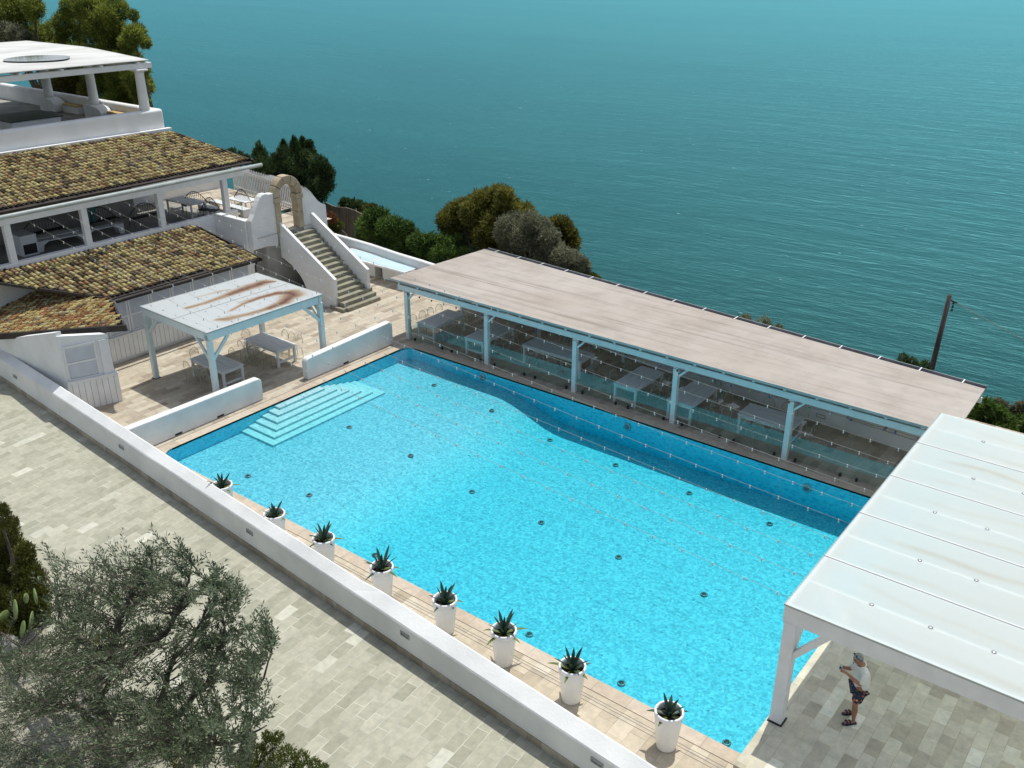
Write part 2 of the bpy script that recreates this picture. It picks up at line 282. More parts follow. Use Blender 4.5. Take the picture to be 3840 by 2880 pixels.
# translucent roofing sheets; 'stain' vertex attribute carries rust marks
def sheetmat(name, white, stain1, stain2, trans=.45, gloss=.12):
    m, nt = newmat(name); n = N(nt); out = n('ShaderNodeOutputMaterial')
    at = n('ShaderNodeAttribute', attribute_name='stain')
    geo = n('ShaderNodeNewGeometry'); ns = n('ShaderNodeTexNoise'); ns.inputs['Scale'].default_value = 3.5; ns.inputs['Detail'].default_value = 6; n.link(geo.outputs['Position'], ns.inputs['Vector'])
    mm = n('ShaderNodeMath', operation='MULTIPLY_ADD'); n.link(ns.outputs['Fac'], mm.inputs[0]); mm.inputs[1].default_value = .8; mm.inputs[2].default_value = .6
    f = n('ShaderNodeMath', operation='MULTIPLY'); f.use_clamp = True; n.link(at.outputs['Fac'], f.inputs[0]); n.link(mm.outputs[0], f.inputs[1])
    r = n('ShaderNodeValToRGB'); ramp(r, [(0, white), (.35, stain1), (1, stain2)]); n.link(f.outputs[0], r.inputs[0])
    d = n('ShaderNodeBsdfPrincipled'); d.inputs['Roughness'].default_value = .35; d.inputs['Specular IOR Level'].default_value = .4; n.link(r.outputs[0], d.inputs['Base Color'])
    t = n('ShaderNodeBsdfTranslucent'); n.link(r.outputs[0], t.inputs[0])
    mx = n('ShaderNodeMixShader'); mx.inputs[0].default_value = trans; n.link(d.outputs[0], mx.inputs[1]); n.link(t.outputs[0], mx.inputs[2])
    tr = n('ShaderNodeBsdfTransparent'); m2 = n('ShaderNodeMixShader'); m2.inputs[0].default_value = .03; n.link(mx.outputs[0], m2.inputs[1]); n.link(tr.outputs[0], m2.inputs[2]); n.link(m2.outputs[0], out.inputs[0])
    return m
M['sheet'] = sheetmat('translucent_roof_sheet', (.82,.88,.865), (.68,.62,.50), (.52,.41,.27), .50)
M['rustsheet'] = sheetmat('rust_stained_roof_sheet', (.57,.60,.60), (.40,.29,.18), (.15,.055,.028), .15)
M['frost'] = stdmat('frosted_skylight', (.52,.68,.72), (.56,.72,.75), .25, 1)

# felt roof of the long canopy: beige membrane with dark drag streaks along its length
m, nt = newmat('beige_roof_felt'); n = N(nt); out = n('ShaderNodeOutputMaterial'); p = n('ShaderNodeBsdfPrincipled'); n.link(p.outputs[0], out.inputs[0])
geo = n('ShaderNodeNewGeometry')
def nz(scale, stretch, detail=5, ro=.6):
    mp = n('ShaderNodeMapping'); mp.inputs['Scale'].default_value = stretch; n.link(geo.outputs['Position'], mp.inputs[0])
    t = n('ShaderNodeTexNoise'); t.inputs['Scale'].default_value = scale; t.inputs['Detail'].default_value = detail; t.inputs['Roughness'].default_value = ro; n.link(mp.outputs[0], t.inputs['Vector']); return t
b0 = nz(.25, (1,1,1), 4); r0 = n('ShaderNodeValToRGB'); ramp(r0, [(.35, (.385,.335,.295)), (.65, (.43,.39,.35))]); n.link(b0.outputs['Fac'], r0.inputs[0])
b1 = nz(1, (.13,4.2,4.2), 5); r1 = n('ShaderNodeValToRGB'); ramp(r1, [(.30, (.70,.68,.66)), (.46, (1,1,1)), (.7, (1.07,1.07,1.06))]); n.link(b1.outputs['Fac'], r1.inputs[0])
b2 = nz(.8, (1,1,1), 7, .7); r2 = n('ShaderNodeValToRGB'); ramp(r2, [(.3, (.82,.82,.80)), (.55, (1,1,1))]); n.link(b2.outputs['Fac'], r2.inputs[0])
m1 = n('ShaderNodeMix', data_type='RGBA', blend_type='MULTIPLY'); m1.inputs[0].default_value = 1; n.link(r0.outputs[0], m1.inputs[6]); n.link(r1.outputs[0], m1.inputs[7])
m2 = n('ShaderNodeMix', data_type='RGBA', blend_type='MULTIPLY'); m2.inputs[0].default_value = 1; n.link(m1.outputs[2], m2.inputs[6]); n.link(r2.outputs[0], m2.inputs[7])
n.link(m2.outputs[2], p.inputs['Base Color']); p.inputs['Roughness'].default_value = .85; p.inputs['Specular IOR Level'].default_value = .2
M['felt'] = m

# flowered swimming shorts
m, nt = newmat('flowered_cloth'); n = N(nt); out = n('ShaderNodeOutputMaterial'); p = n('ShaderNodeBsdfPrincipled'); n.link(p.outputs[0], out.inputs[0])
tc = n('ShaderNodeTexCoord'); v = n('ShaderNodeTexVoronoi'); v.inputs['Scale'].default_value = 13; n.link(tc.outputs['Object'], v.inputs['Vector'])
sp = n('ShaderNodeSeparateColor'); n.link(v.outputs['Color'], sp.inputs[0])
fc = n('ShaderNodeValToRGB'); ramp(fc, [(.0,(.5,.08,.12)), (.3,(.60,.34,.05)), (.5,(.06,.14,.06)), (.62,(.02,.03,.07)), (.85,(.5,.12,.16))], 'CONSTANT'); n.link(sp.outputs[0], fc.inputs[0])
dm = n('ShaderNodeValToRGB'); ramp(dm, [(.30,(1,1,1)), (.36,(0,0,0))]); n.link(v.outputs['Distance'], dm.inputs[0])
mx = n('ShaderNodeMix', data_type='RGBA'); n.link(dm.outputs[0], mx.inputs[0]); mx.inputs[6].default_value = (.018,.026,.05,1); n.link(fc.outputs[0], mx.inputs[7]); n.link(mx.outputs[2], p.inputs['Base Color']); p.inputs['Roughness'].default_value = .8
M['shorts'] = m

# ------------------------------------------------------------------ mesh builder
class MB:
    def __init__(s): s.v = []; s.f = []; s.sm = []
    def add(s, verts, faces, smooth=False):
        o = len(s.v); s.v.extend(tuple(v) for v in verts); s.f.extend(tuple(i+o for i in f) for f in faces); s.sm.extend([smooth]*len(faces)); return s
    def box(s, x0, y0, z0, x1, y1, z1):
        x0, x1 = sorted((x0,x1)); y0, y1 = sorted((y0,y1)); z0, z1 = sorted((z0,z1))
        return s.add([(x0,y0,z0),(x1,y0,z0),(x1,y1,z0),(x0,y1,z0),(x0,y0,z1),(x1,y0,z1),(x1,y1,z1),(x0,y1,z1)],
                     [(0,3,2,1),(4,5,6,7),(0,1,5,4),(1,2,6,5),(2,3,7,6),(3,0,4,7)])
    def bar(s, p, q, w, h, up=(0,0,1)):
        p = Vector(p); q = Vector(q); d = (q-p).normalized(); up = Vector(up)
        sd = d.cross(up)
        if sd.length < 1e-4: sd = d.cross(Vector((0,1,0)))
        sd.normalize(); u = sd.cross(d).normalized(); a = sd*(w/2); b = u*(h/2)
        return s.add([p-a-b, p+a-b, p+a+b, p-a+b, q-a-b, q+a-b, q+a+b, q-a+b], [(0,1,2,3),(7,6,5,4),(0,4,5,1),(1,5,6,2),(2,6,7,3),(3,7,4,0)])
    def tube(s, pts, r, n=8, closed=False, cap=True):
        pts = [Vector(p) for p in pts]; L = len(pts); rs = r if isinstance(r, (list,tuple)) else [r]*L
        V = []; prev = None
        for i, p in enumerate(pts):
            a = pts[i-1] if (i or closed) else p; b = pts[(i+1) % L] if (i < L-1 or closed) else p
            d = (b-a).normalized()
            if prev is None: u = d.orthogonal().normalized()
            else:
                u = prev - d*prev.dot(d)
                u = u.normalized() if u.length > 1e-5 else d.orthogonal().normalized()
            prev = u; w = d.cross(u)
            for k in range(n):
                t = 2*PI*k/n; V.append(p + (u*math.cos(t)+w*math.sin(t))*rs[i])
        F = []
        for i in range(L if closed else L-1):
            j = (i+1) % L
            for k in range(n): F.append((i*n+k, i*n+(k+1)%n, j*n+(k+1)%n, j*n+k))
        if cap and not closed: F.append(tuple(range(n-1,-1,-1))); F.append(tuple((L-1)*n+k for k in range(n)))
        return s.add(V, F, True)
    def lathe(s, prof, n=24, c=(0,0,0), cap=True):
        V = []; c = Vector(c)
        for r, z in prof:
            for k in range(n): t = 2*PI*k/n; V.append(c+Vector((r*math.cos(t), r*math.sin(t), z)))
        F = [(i*n+k, i*n+(k+1)%n, (i+1)*n+(k+1)%n, (i+1)*n+k) for i in range(len(prof)-1) for k in range(n)]
        if cap: F.append(tuple(range(n-1,-1,-1))); F.append(tuple((len(prof)-1)*n+k for k in range(n)))
        return s.add(V, F, True)
    def extr(s, poly, d):
        """closed outline (3-D points) pushed along d into a solid"""
        P = [Vector(p) for p in poly]; d = Vector(d); n = len(P)
        return s.add(P+[p+d for p in P], [tuple(range(n-1,-1,-1)), tuple(range(n,2*n))]+[(i,(i+1)%n,n+(i+1)%n,n+i) for i in range(n)])
    def sheet(s, pts): return s.add(pts, [tuple(range(len(pts)))])
    def ball(s, c, r, n=8, m=6, sc=(1,1,1)):
        c = Vector(c); V = []; F = []
        for i in range(m+1):
            a = PI*i/m
            for k in range(n): t = 2*PI*k/n; V.append(c+Vector((r*sc[0]*math.sin(a)*math.cos(t), r*sc[1]*math.sin(a)*math.sin(t), r*sc[2]*math.cos(a))))
        for i in range(m):
            for k in range(n): F.append((i*n+k, (i+1)*n+k, (i+1)*n+(k+1)%n, i*n+(k+1)%n))
        return s.add(V, F, True)
    def build(s, name, mat, parent=None, bevel=0, seg=2, attr=None, world=True):
        me = bpy.data.meshes.new(name)
        off = Vector(parent.matrix_basis.translation) if (parent is not None and world) else Vector((0,0,0))
        if parent is not None and world and parent.parent: off = off + Vector(parent.parent.matrix_basis.translation)
        me.from_pydata([Vector(v)-off for v in s.v], [], s.f)
        me.polygons.foreach_set('use_smooth', s.sm)
        me.materials.append(M[mat] if isinstance(mat, str) else mat)
        bm = bmesh.new(); bm.from_mesh(me); bmesh.ops.recalc_face_normals(bm, faces=bm.faces); bm.to_mesh(me); bm.free()
        o = bpy.data.objects.new(name, me); col.objects.link(o)
        if parent is not None: o.parent = parent
        if bevel:
            b = o.modifiers.new('bevel', 'BEVEL'); b.width = bevel; b.segments = seg; b.limit_method = 'ANGLE'; b.angle_limit = math.radians(35)
        return o
def tag(o, label, cat, group=None, kind=None):
    o['label'] = label; o['category'] = cat
    if group: o['group'] = group
    if kind: o['kind'] = kind
    return o
def struct(o, label=None):
    o['kind'] = 'structure'
    if label: o['label'] = label
    return o
def thing(name, label, cat, loc=(0,0,0), rz=0, group=None):
    o = bpy.data.objects.new(name, None); o.empty_display_size = .2; col.objects.link(o)
    o.location = loc; o.rotation_euler = (0,0,rz)
    return tag(o, label, cat, group)
def dup(root, loc, rz=0, label=None):
    r = root.copy(); col.objects.link(r); r.location = loc; r.rotation_euler = (0,0,rz)
    if label: r['label'] = label
    for ch in list(root.children):
        c = ch.copy(); col.objects.link(c); c.parent = r
        for g in list(ch.children):
            d = g.copy(); col.objects.link(d); d.parent = c
    return r
def npmesh(name, V, F4, mat, parent=None, smooth=False, off=None):
    """mesh from numpy arrays of vertices and quads"""
    if off is not None: V = V - np.array(off)
    me = bpy.data.meshes.new(name); me.vertices.add(len(V)); me.vertices.foreach_set('co', V.astype(np.float32).ravel())
    k = F4.shape[1]; me.loops.add(len(F4)*k); me.loops.foreach_set('vertex_index', F4.astype(np.int32).ravel())
    me.polygons.add(len(F4)); me.polygons.foreach_set('loop_start', np.arange(0, len(F4)*k, k, dtype=np.int32))
    if smooth: me.polygons.foreach_set('use_smooth', np.ones(len(F4), bool))
    me.update(calc_edges=True); me.validate()
    me.materials.append(M[mat]); o = bpy.data.objects.new(name, me); col.objects.link(o)
    if parent is not None: o.parent = parent
    return o

M['bounce_white'] = stdmat('white_paint_pool_bounce', (.60,.695,.69), (.68,.76,.75), .5, 2.0, .08, 40, .35)  # white paint; blue-green bounce light from the pool put into its colour
# ================================================================== SETTING
def smooth(a, b, x): t = np.clip((x-a)/(b-a), 0, 1); return t*t*(3-2*t)
sea = MB().sheet([(-30000,-9000,-75),(30000,-9000,-75),(30000,50000,-75),(-30000,50000,-75)]).build('sea', 'sea'); struct(sea)
# hillside heightfield
xs = np.concatenate([np.arange(-190,-60,5.), np.arange(-60,12,1.5), np.arange(12,110,6.)]); ys = np.concatenate([np.arange(-60,4,5.), np.arange(4,60,1.5), np.arange(60,150,6.)])
X, Y = np.meshgrid(xs, ys, indexing='ij')
plate = -1.7 + 3.2*smooth(-44, -60, X) + 0
plate = plate + 1.15*smooth(29.5, 32, Y)*smooth(-38,-36,X)*(1-smooth(-8,-5,X)) 
plate = np.where((Y < 12) & (X > -60), -.35 - .0*X, plate)
edge = 33.5 + 1.0*smooth(-9,-6,X) - 4*smooth(-38,-44,X)
Z = plate - np.clip(Y-edge, 0, None)*.92*smooth(0, 6, Y-edge)
Z += .35*np.sin(X*.9+Y*.4)*np.sin(Y*.7-X*.3)*smooth(0, 6, Y-edge)
nx, ny = X.shape; idx = np.arange(nx*ny).reshape(nx, ny)
F = np.stack([idx[:-1,:-1], idx[1:,:-1], idx[1:,1:], idx[:-1,1:]], -1).reshape(-1, 4)
hill = npmesh('hillside', np.stack([X,Y,Z],-1).reshape(-1,3), F, 'terrain', smooth=True); struct(hill)

PX0, PX1, PY0, PY1 = -25.62, -4.5, 14.22, 25.86     # pool outline
WL = -.035                                           # water level
WB = lambda x: 13.29-.0746*(x+28.24)                 # foot of the long garden wall
# paving sheets round the pool (all at z = 0, butted)
c = .36
dk = MB()
dk.sheet([(-37.3,WB(-37.3)+.2,0),(PX0-c,WB(PX0-c)+.2,0),(PX0-c,33.2,0),(-37.3,33.2,0)])
dk.sheet([(PX0-c,PY1+c,0),(14,PY1+c,0),(14,33.2,0),(PX0-c,33.2,0)])
struct(dk.build('pool_terrace', 'deck'))
pd = MB().sheet([(PX0-c,WB(PX0-c)+.2,0),(14,WB(14)+.2,0),(14,PY0-c,0),(PX0-c,PY0-c,0)]); struct(pd.build('planter_walkway', 'planter_deck'))
struct(MB().sheet([(-62,-30,0),(14,-30,0),(14,WB(14)+.2,0),(-62,WB(-62)+.2,0)]).build('lower_terrace', 'terrace'))
# rounded coping ring
R = .45
def rrect(x0,y0,x1,y1,r,n=8):
    P = []
    for cx, cy, a0 in ((x1-r,y0+r,-90),(x1-r,y1-r,0),(x0+r,y1-r,90),(x0+r,y0+r,180)):
        for k in range(n+1): a = math.radians(a0+90*k/n); P.append((cx+r*math.cos(a), cy+r*math.sin(a)))
    return P
inn = rrect(PX0,PY0,PX1,PY1,R); outr = rrect(PX0-c,PY0-c,PX1+c,PY1+c,.01)
n = len(inn); cb = MB()
V = [(x,y,.012) for x,y in inn]+[(x,y,.012) for x,y in outr]+[(x,y,-.06) for x,y in inn]
cb.add(V, [(i,(i+1)%n,n+(i+1)%n,n+i) for i in range(n)]+[(i,2*n+i,2*n+(i+1)%n,(i+1)%n) for i in range(n)])
struct(cb.build('pool_coping', 'coping'))
# drain lines along the planter walkway
dl = MB()
for yy in (13.62, 13.70, 13.52): dl.box(PX0, yy-.003, .004, -5.05, yy+.003, .008)
dl.box(PX0-c-.06, 14.2, .004, PX0-c-.045, 25.8, .008)
struct(dl.build('drain_slot', 'gutter'))
# basin
def fz(x): 
    t = min(1, max(0, (x+20.4)/3.3)); t = t*t*(3-2*t); return -.54 - .60*t
prof = [PX0, -21.5]+[-20.4+3.3*k/8 for k in range(9)]+[-14, PX1]
fb = MB()
V = [(x,PY0,fz(x)) for x in prof]+[(x,PY1,fz(x)) for x in prof]; k = len(prof)
fb.add(V, [(i,i+1,k+i+1,k+i) for i in range(k-1)], True); struct(fb.build('pool_floor', 'mosaic'))
wb = MB(); n = len(inn)
wb.add([(x,y,0) for x,y in inn]+[(x,y,-1.3) for x,y in inn], [(i,(i+1)%n,n+(i+1)%n,n+i) for i in range(n)], False)
struct(wb.build('pool_wall', 'mosaic_wall'))
ww = MB(); i2 = rrect(PX0+.004,PY0+.004,PX1-.004,PY1-.004,R)
ww.add([(x,y,WL) for x,y in i2]+[(x,y,-1.25) for x,y in i2], [tuple(range(n)), tuple(range(2*n-1,n-1,-1))]+[(i,n+i,n+(i+1)%n,(i+1)%n) for i in range(n)])
struct(ww.build('pool_water', 'poolwater'))
# entry steps
st = thing('pool_steps', 'six pale submerged steps spreading from the short left side of the pool', 'pool steps', (PX0, 19.9, -.6))
yl = [18.9,18.6,18.3,17.99,17.68,17.38]; yh = [21.05,21.41,21.75,22.1,22.42,22.8]; xe = [-25.32,-25.03,-24.74,-24.45,-24.17,-23.89]
for i in range(6): MB().box(PX0+.01, yl[i], -.62, xe[i], yh[i], -.065-.08*i).build('step', 'poolstep', st, .012)

# floor lamps of the pool
def floorpt(px, py):
    z = -.8
    for _ in range(8): p = GZ(px, py, z); z = fz(p.x)+.012
    return p
rows = {'back': [(1628,1445),(1844,1540),(2062,1651),(2309,1744),(2585,1850),(2886,1965)],
        'middle': [(1310,1602),(1540,1709),(1770,1845),(2030,1960),(2320,2090),(2640,2230)],
        'front': [(930,1786),(1160,1857),(1407,2082),(1985,2380),(2330,2563),(2725,2786)]}
nth = ['leftmost','second from left','third from left','third from right','second from right','rightmost']
src = None
for rn, L in rows.items():
    for i, (a, b) in enumerate(L):
        p = floorpt(a, b); lab = f'dark round pool lamp, {nth[i]} in the {rn} row on the pool floor'
        if src is None:
            src = thing('pool_lamp', lab, 'pool lamp', p, 0, 'lamps on the pool floor')
            MB().lathe([(.10,0),(.10,.02),(.08,.028)], 20).build('ring', 'gutter', src, world=False)
            MB().lathe([(.07,.024),(.06,.035),(.02,.038)], 16).build('lens', 'black', src, world=False)
            for a0 in (0, 2.1, 4.2): MB().box(-.012,.04,.025,.012,.10,.035).build('clip', 'silver', src, world=False).rotation_euler.z = a0
        else: dup(src, p, i*.7, lab)
ws = None
for i, (a, b) in enumerate(((1810,1414),(2353,1600),(3026,1830))):
    p = GY(a, b, PY1-.01); lab = f'oval wall lamp on the far pool wall, {["left","middle","right"][i]} of three'
    if ws is None:
        ws = thing('pool_wall_lamp', lab, 'pool lamp', p, 0, 'lamps in the far pool wall')
        for nm, pr, mt in (('ring', [(.15,0),(.14,.03),(.11,.035)], 'silver'), ('lens', [(.10,.03),(.06,.045)], 'gutter')):
            o = MB().lathe(pr, 20).build(nm, mt, ws, world=False); o.rotation_euler.x = PI/2
    else: dup(ws, p, 0, lab)

# ================================================================== LONG GARDEN WALL in front of the pool
xa, xb = -46., -1.0
gw = thing('garden_wall', 'long white plastered garden wall with sloping top between lower terrace and pool', 'wall', ((xa+xb)/2, WB((xa+xb)/2), 0))
g = MB(); NS = 60; prof2 = []
rr = random.Random(3)
for i in range(NS+1):
    x = xa+(xb-xa)*i/NS; t = (x+31.7)/24.; zf = .98-.16*max(0,min(1.2,t)); th = .40 if x > -14 else .34
    y0 = WB(x); j = lambda s=.003: rr.uniform(-s,s)
    prof2.append([(x,y0+j(),.20),(x,y0+.012+j(),zf-.03+j()),(x,y0+.035+j(),zf+.012+j()),(x,y0+th-.05+j(),zf+.175+j()),(x,y0+th-.015,zf+.17+j()),(x,y0+th,zf+.12),(x,y0+th,-.05)])
k = 7; V = [v for r_ in prof2 for v in r_]
F = [(i*k+a, (i+1)*k+a, (i+1)*k+a+1, i*k+a+1) for i in range(NS) for a in range(k-1)]
g.add(V, F, False).build('wall', 'plaster_soft', gw)
b = MB(); V = []
for x in (xa, xb): y0 = WB(x); V += [(x,y0-.015,0),(x,y0-.015,.195),(x,y0+.1,.205),(x,y0+.1,0)]
b.add(V, [(0,4,5,1),(1,5,6,2)]).build('base_course', 'basetile', gw)
ang = math.atan(-.0746)
def wall_lamp(parent, p, rot, w=.30, h=.12, glass='lampglass'):
    """recessed step light: steel frame with louvre and frosted pane"""
    f = MB(); d = .012
    for bx in ((-w/2,-h/2,-w/2+.022,h/2),(w/2-.022,-h/2,w/2,h/2),(-w/2+.022,-h/2,w/2-.022,-h/2+.022),(-w/2+.022,h/2-.022,w/2-.022,h/2)): f.box(bx[0],-d,bx[1],bx[2],.02,bx[3])
    fr = f.build('wall_lamp', 'sill', parent, world=False); fr.location = Vector(p)-parent.location; fr.rotation_euler.z = rot
    MB().box(-w/2+.022,.004,-h/2+.022,w/2-.022,.012,h/2-.022).build('pane', glass, fr, world=False)
    return fr
for x in (-33.9, -25.9, -18.8, -12.55, -7.0): wall_lamp(gw, (x, WB(x)+.0, .62), ang)

# ================================================================== LOW WALLS on the left end of the pool
def low_wall(label, y0, y1, hz0, hz1, slots, rl, rh):
    t = thing('low_wall', label, 'wall', (-26.3, (y0+y1)/2, 0), 0, 'low walls at the pool end')
    P = []
    m = 14
    for i in range(m+1):
        u = i/m; y = y0+(y1-y0)*u; P.append((y, hz0+(hz1-hz0)*u))
    poly = [(-26.27,y0,0)]
    pr = [(y0,0)]
    if rl: pr += [(y0+.0,P[0][1]-.12),(y0+.05,P[0][1]-.03),(y0+.14,P[0][1])]
    else: pr += [P[0]]
    pr += P[1:-1]
    if rh: pr += [(y1-.14,P[-1][1]),(y1-.05,P[-1][1]-.03),(y1,P[-1][1]-.12)]
    else: pr += [P[-1]]
    pr += [(y1,0)]
    MB().extr([(-26.24,y,z) for y,z in pr], (-.30,0,0)).build('wall', 'plaster_soft', t, .035, 3)
    for s in slots: MB().box(-26.255, s-.14, .03, -26.235, s+.14, .10).build('drain_slot', 'black', t)
low_wall('low white wall between garden wall and the gap, beside the pool steps', WB(-26.3)+.38, 18.93, .93, .86, (15.35,17.05), False, True)
low_wall('low white wall between the gap and the long canopy, hump-ended', 21.05, 25.66, .86, 1.02, (23.0,), True, True)

# ================================================================== PLANTERS and AGAVES
pots = [(-6.42,13.47),(-8.73,13.36),(-10.63,13.37),(-12.43,13.38),(-14.54,13.38),(-16.65,13.34),(-18.6,13.30),(-21.0,13.36)]
ptxt = ['nearest the right canopy','second from the right canopy','third from the right canopy','fourth from the right canopy','fifth from the right canopy','third from the far left','half hidden by the wall, second from far left','mostly hidden by the wall, at the far left end']
pot = None
for i, (x, y) in enumerate(pots):
    lab = 'tall white planter by the pool, '+ptxt[i]
    if pot is None:
        pot = thing('planter', lab, 'planter', (x,y,.002), 0, 'white planters along the pool')
        MB().lathe([(0.1815,0),(0.2035,.012),(0.2112,.04),(0.2882,.80),(0.2948,.83),(0.2882,.845),(0.2992,.855),(0.3036,.90),(0.3036,.935),(0.2926,.955),(0.2695,.958),(0.2552,.945),(0.2508,.86),(0.2442,.80)], 40, cap=False).build('pot', 'pot', pot, world=False)
        MB().lathe([(0.2464,.78),(0.1650,.80),(0.0770,.815),(0.0055,.82)], 24).build('soil', 'soil', pot, world=False)
    else: dup(pot, (x,y,.002), i*1.1, lab)
def agave_leaf(mb, a, tilt, L, w, curl, base=(0,0,0)):
    bx = Vector(base); d = Vector((math.cos(a), math.sin(a), 0)); s = Vector((-math.sin(a), math.cos(a), 0)); V = []; m = 7
    p = bx.copy(); el = tilt
    for i in range(m+1):
        u = i/m; wd = w*(.55+.9*u)*(1-u**2.2)+.001 if u < 1 else .0006
        dirv = d*math.cos(el)+Vector((0,0,1))*math.sin(el); nrm = -d*math.sin(el)+Vector((0,0,1))*math.cos(el)
        V += [p-s*wd+nrm*wd*.35, p-nrm*.008*(1-u), p+s*wd+nrm*wd*.35]
        p = p+dirv*(L/m); el -= curl/m
    F = []
    for i in range(m):
        o = i*3; F += [(o,o+3,o+4,o+1),(o+1,o+4,o+5,o+2)]
    mb.add(V, F, True)
for i, (x, y) in enumerate(pots):
    r_ = random.Random(40+i)
    sz = [.40,.52,.56,.46,.58,.52,.44,.48][i]
    at = ['low and broad with yellowing leaves, in the planter nearest the right canopy','upright, in the second planter from the right canopy','with one tall spike leaf, in the third planter from the right canopy','compact, in the fourth planter from the right canopy','tall and splayed, in the fifth planter from the right canopy','compact rosette in the third planter from the far left','rosette in the half hidden second planter from the far left','rosette peeping over the wall at the far left end'][i]
    ag = thing('agave', 'dark green agave '+at, 'agave', (x,y,.82), 0, 'agaves in the white planters')
    for k in range(15):
        a = k*2.4+r_.uniform(-.2,.2); u = k/14
        mb = MB(); old = u < .3
        agave_leaf(mb, a, (.25+1.15*u**.8) if not old else r_.uniform(.25,.5), sz*(.72+.35*math.sin(PI*(.15+.7*u)))*r_.uniform(.85,1.15), .05*r_.uniform(.9,1.15), r_.uniform(.1,.5)+(.5 if old else 0), (.02*math.cos(a),.02*math.sin(a),0))
        mb.build('leaf', 'agave_old' if old and r_.random() < .7 else 'agave', ag, world=False)

# ================================================================== RIGHT PLATFORM and CANOPY
ZP = .3
pf = MB(); pf.box(-5.0, 13.60, .19, 12, 26.3, ZP); struct(pf.build('raised_platform', 'platform', bevel=.008))
pb = MB(); pb.box(-4.92, 13.70, -1.4, 12, 26.3, .188); struct(pb.build('platform_plinth', 'plaster'))
ZT = 3.30
rc = thing('white_canopy', 'white timber canopy with translucent sheets and bolts at the right of the pool', 'canopy', (-4.9, 15.1, ZP))
x0, x1, y0, y1 = -4.97, 6.5, 15.14, 25.82
for yy in (15.27, 25.6): MB().box(x0+.03, yy-.13, ZP+.02, x0+.29, yy+.13, ZT-.40).build('post', 'paint', rc, .012)
for yy in (15.27,): MB().box(x1-.29, yy-.13, ZP+.02, x1-.03, yy+.13, ZT-.40).build('post', 'paint', rc, .012)
for yy in (15.27,): MB().box(x0+.0, yy-.16, ZP, x0+.32, yy+.16, ZP+.02).build('post_foot', 'black', rc)
MB().box(x0, y0, ZT-.40, x1, y0+.09, ZT-.012).build('beam', 'paint', rc, .006)
MB().box(x0, y1-.09, ZT-.40, x1, y1, ZT-.012).build('beam', 'paint', rc, .006)
MB().box(x0, y0+.092, ZT-.398, x0+.09, y1-.092, ZT-.014).build('beam', 'paint', rc, .006)
MB().bar((x0+.1,15.27,1.85),(x0+.95,15.27,2.95),.13,.15,(0,1,0)).build('brace', 'paint', rc, .008)
MB().bar((x0+.16,15.35,1.85),(x0+.16,16.25,2.95),.13,.15,(1,0,0)).build('brace', 'paint', rc, .008)
MB().bar((x0+.12,16.5,ZT-.20),(x0+1.25,15.25,ZT-.20),.10,.12).build('brace', 'paint', rc, .008)
MB().bar((x0+.12,24.6,ZT-.20),(x0+1.35,25.7,ZT-.20),.10,.12).build('brace', 'paint', rc, .008)
js = [y0]+[GZ(a,b,ZT).y for a,b in ((3101,2086.8),(3230,1923.5),(3344,1783.6),(3444.9,1659.9))]+[y1]
for i in range(5):
    ya, yb = js[i]+.012, js[i+1]-.012
    gx, gy = 60, 30; us = np.linspace(x0+.0, x1, gx); vs = np.linspace(ya, yb, gy); UX, VY = np.meshgrid(us, vs, indexing='ij')
    zz = np.full_like(UX, ZT); Vt = np.stack([UX,VY,zz],-1).reshape(-1,3)
    id_ = np.arange(gx*gy).reshape(gx,gy); Fq = np.stack([id_[:-1,:-1],id_[1:,:-1],id_[1:,1:],id_[:-1,1:]],-1).reshape(-1,4)
    o = npmesh('roof_sheet', Vt, Fq, 'sheet', rc, off=rc.location)
    t = (VY-ya)/(yb-ya); s = np.zeros_like(t)
    ph = i*1.7
    for c0, am in ((.20,.13),(.74,.20)):
        cc = c0+.05*np.sin(UX*1.1+ph)+.025*np.sin(UX*2.7+2*ph)+.03*np.sin(UX*.5)
        band = np.exp(-((t-cc)/.045)**2)*(.35+.65*np.clip(np.sin(UX*.8+ph*2+c0*9),0,1))
        s = np.maximum(s, am*band*smooth(x0+.5,x0+1.4,UX))
    at_ = o.data.attributes.new('stain', 'FLOAT', 'POINT'); at_.data.foreach_set('value', s.ravel().astype(np.float32))
    ym = (ya+yb)/2
    MB().box(x0+.1, ym-.035, ZT-.16, x1, ym+.035, ZT-.016).build('rafter', 'paint', rc)
    if i: MB().box(x0+.1, js[i]-.05, ZT-.16, x1, js[i]+.05, ZT-.016).build('rafter', 'paint', rc)
    if i: MB().box(x0, js[i]+.013, ZT+.001, x1, js[i]+.04, ZT+.008).build('joint_strip', 'pot', rc); MB().box(x0, js[i]-.012, ZT-.010, x1, js[i]+.012, ZT-.004).build('joint_gap', 'gutter', rc)
    for q in range(7): MB().lathe([(.045,0),(.045,.01),(.03,.018),(.004,.02)], 14, (x0+1.35+1.12*q+.3*(i%2), ym, ZT)).build('bolt_cap', 'silver', rc)
MB().box(x0-.012, y0-.012, ZT-.02, x0-.002, y1, ZT+.014).build('edge_trim', 'gutter_grey', rc)
MB().box(x0-.012, y0-.014, ZT-.03, x1, y0-.004, ZT+.012).build('edge_trim', 'gutter_grey', rc)

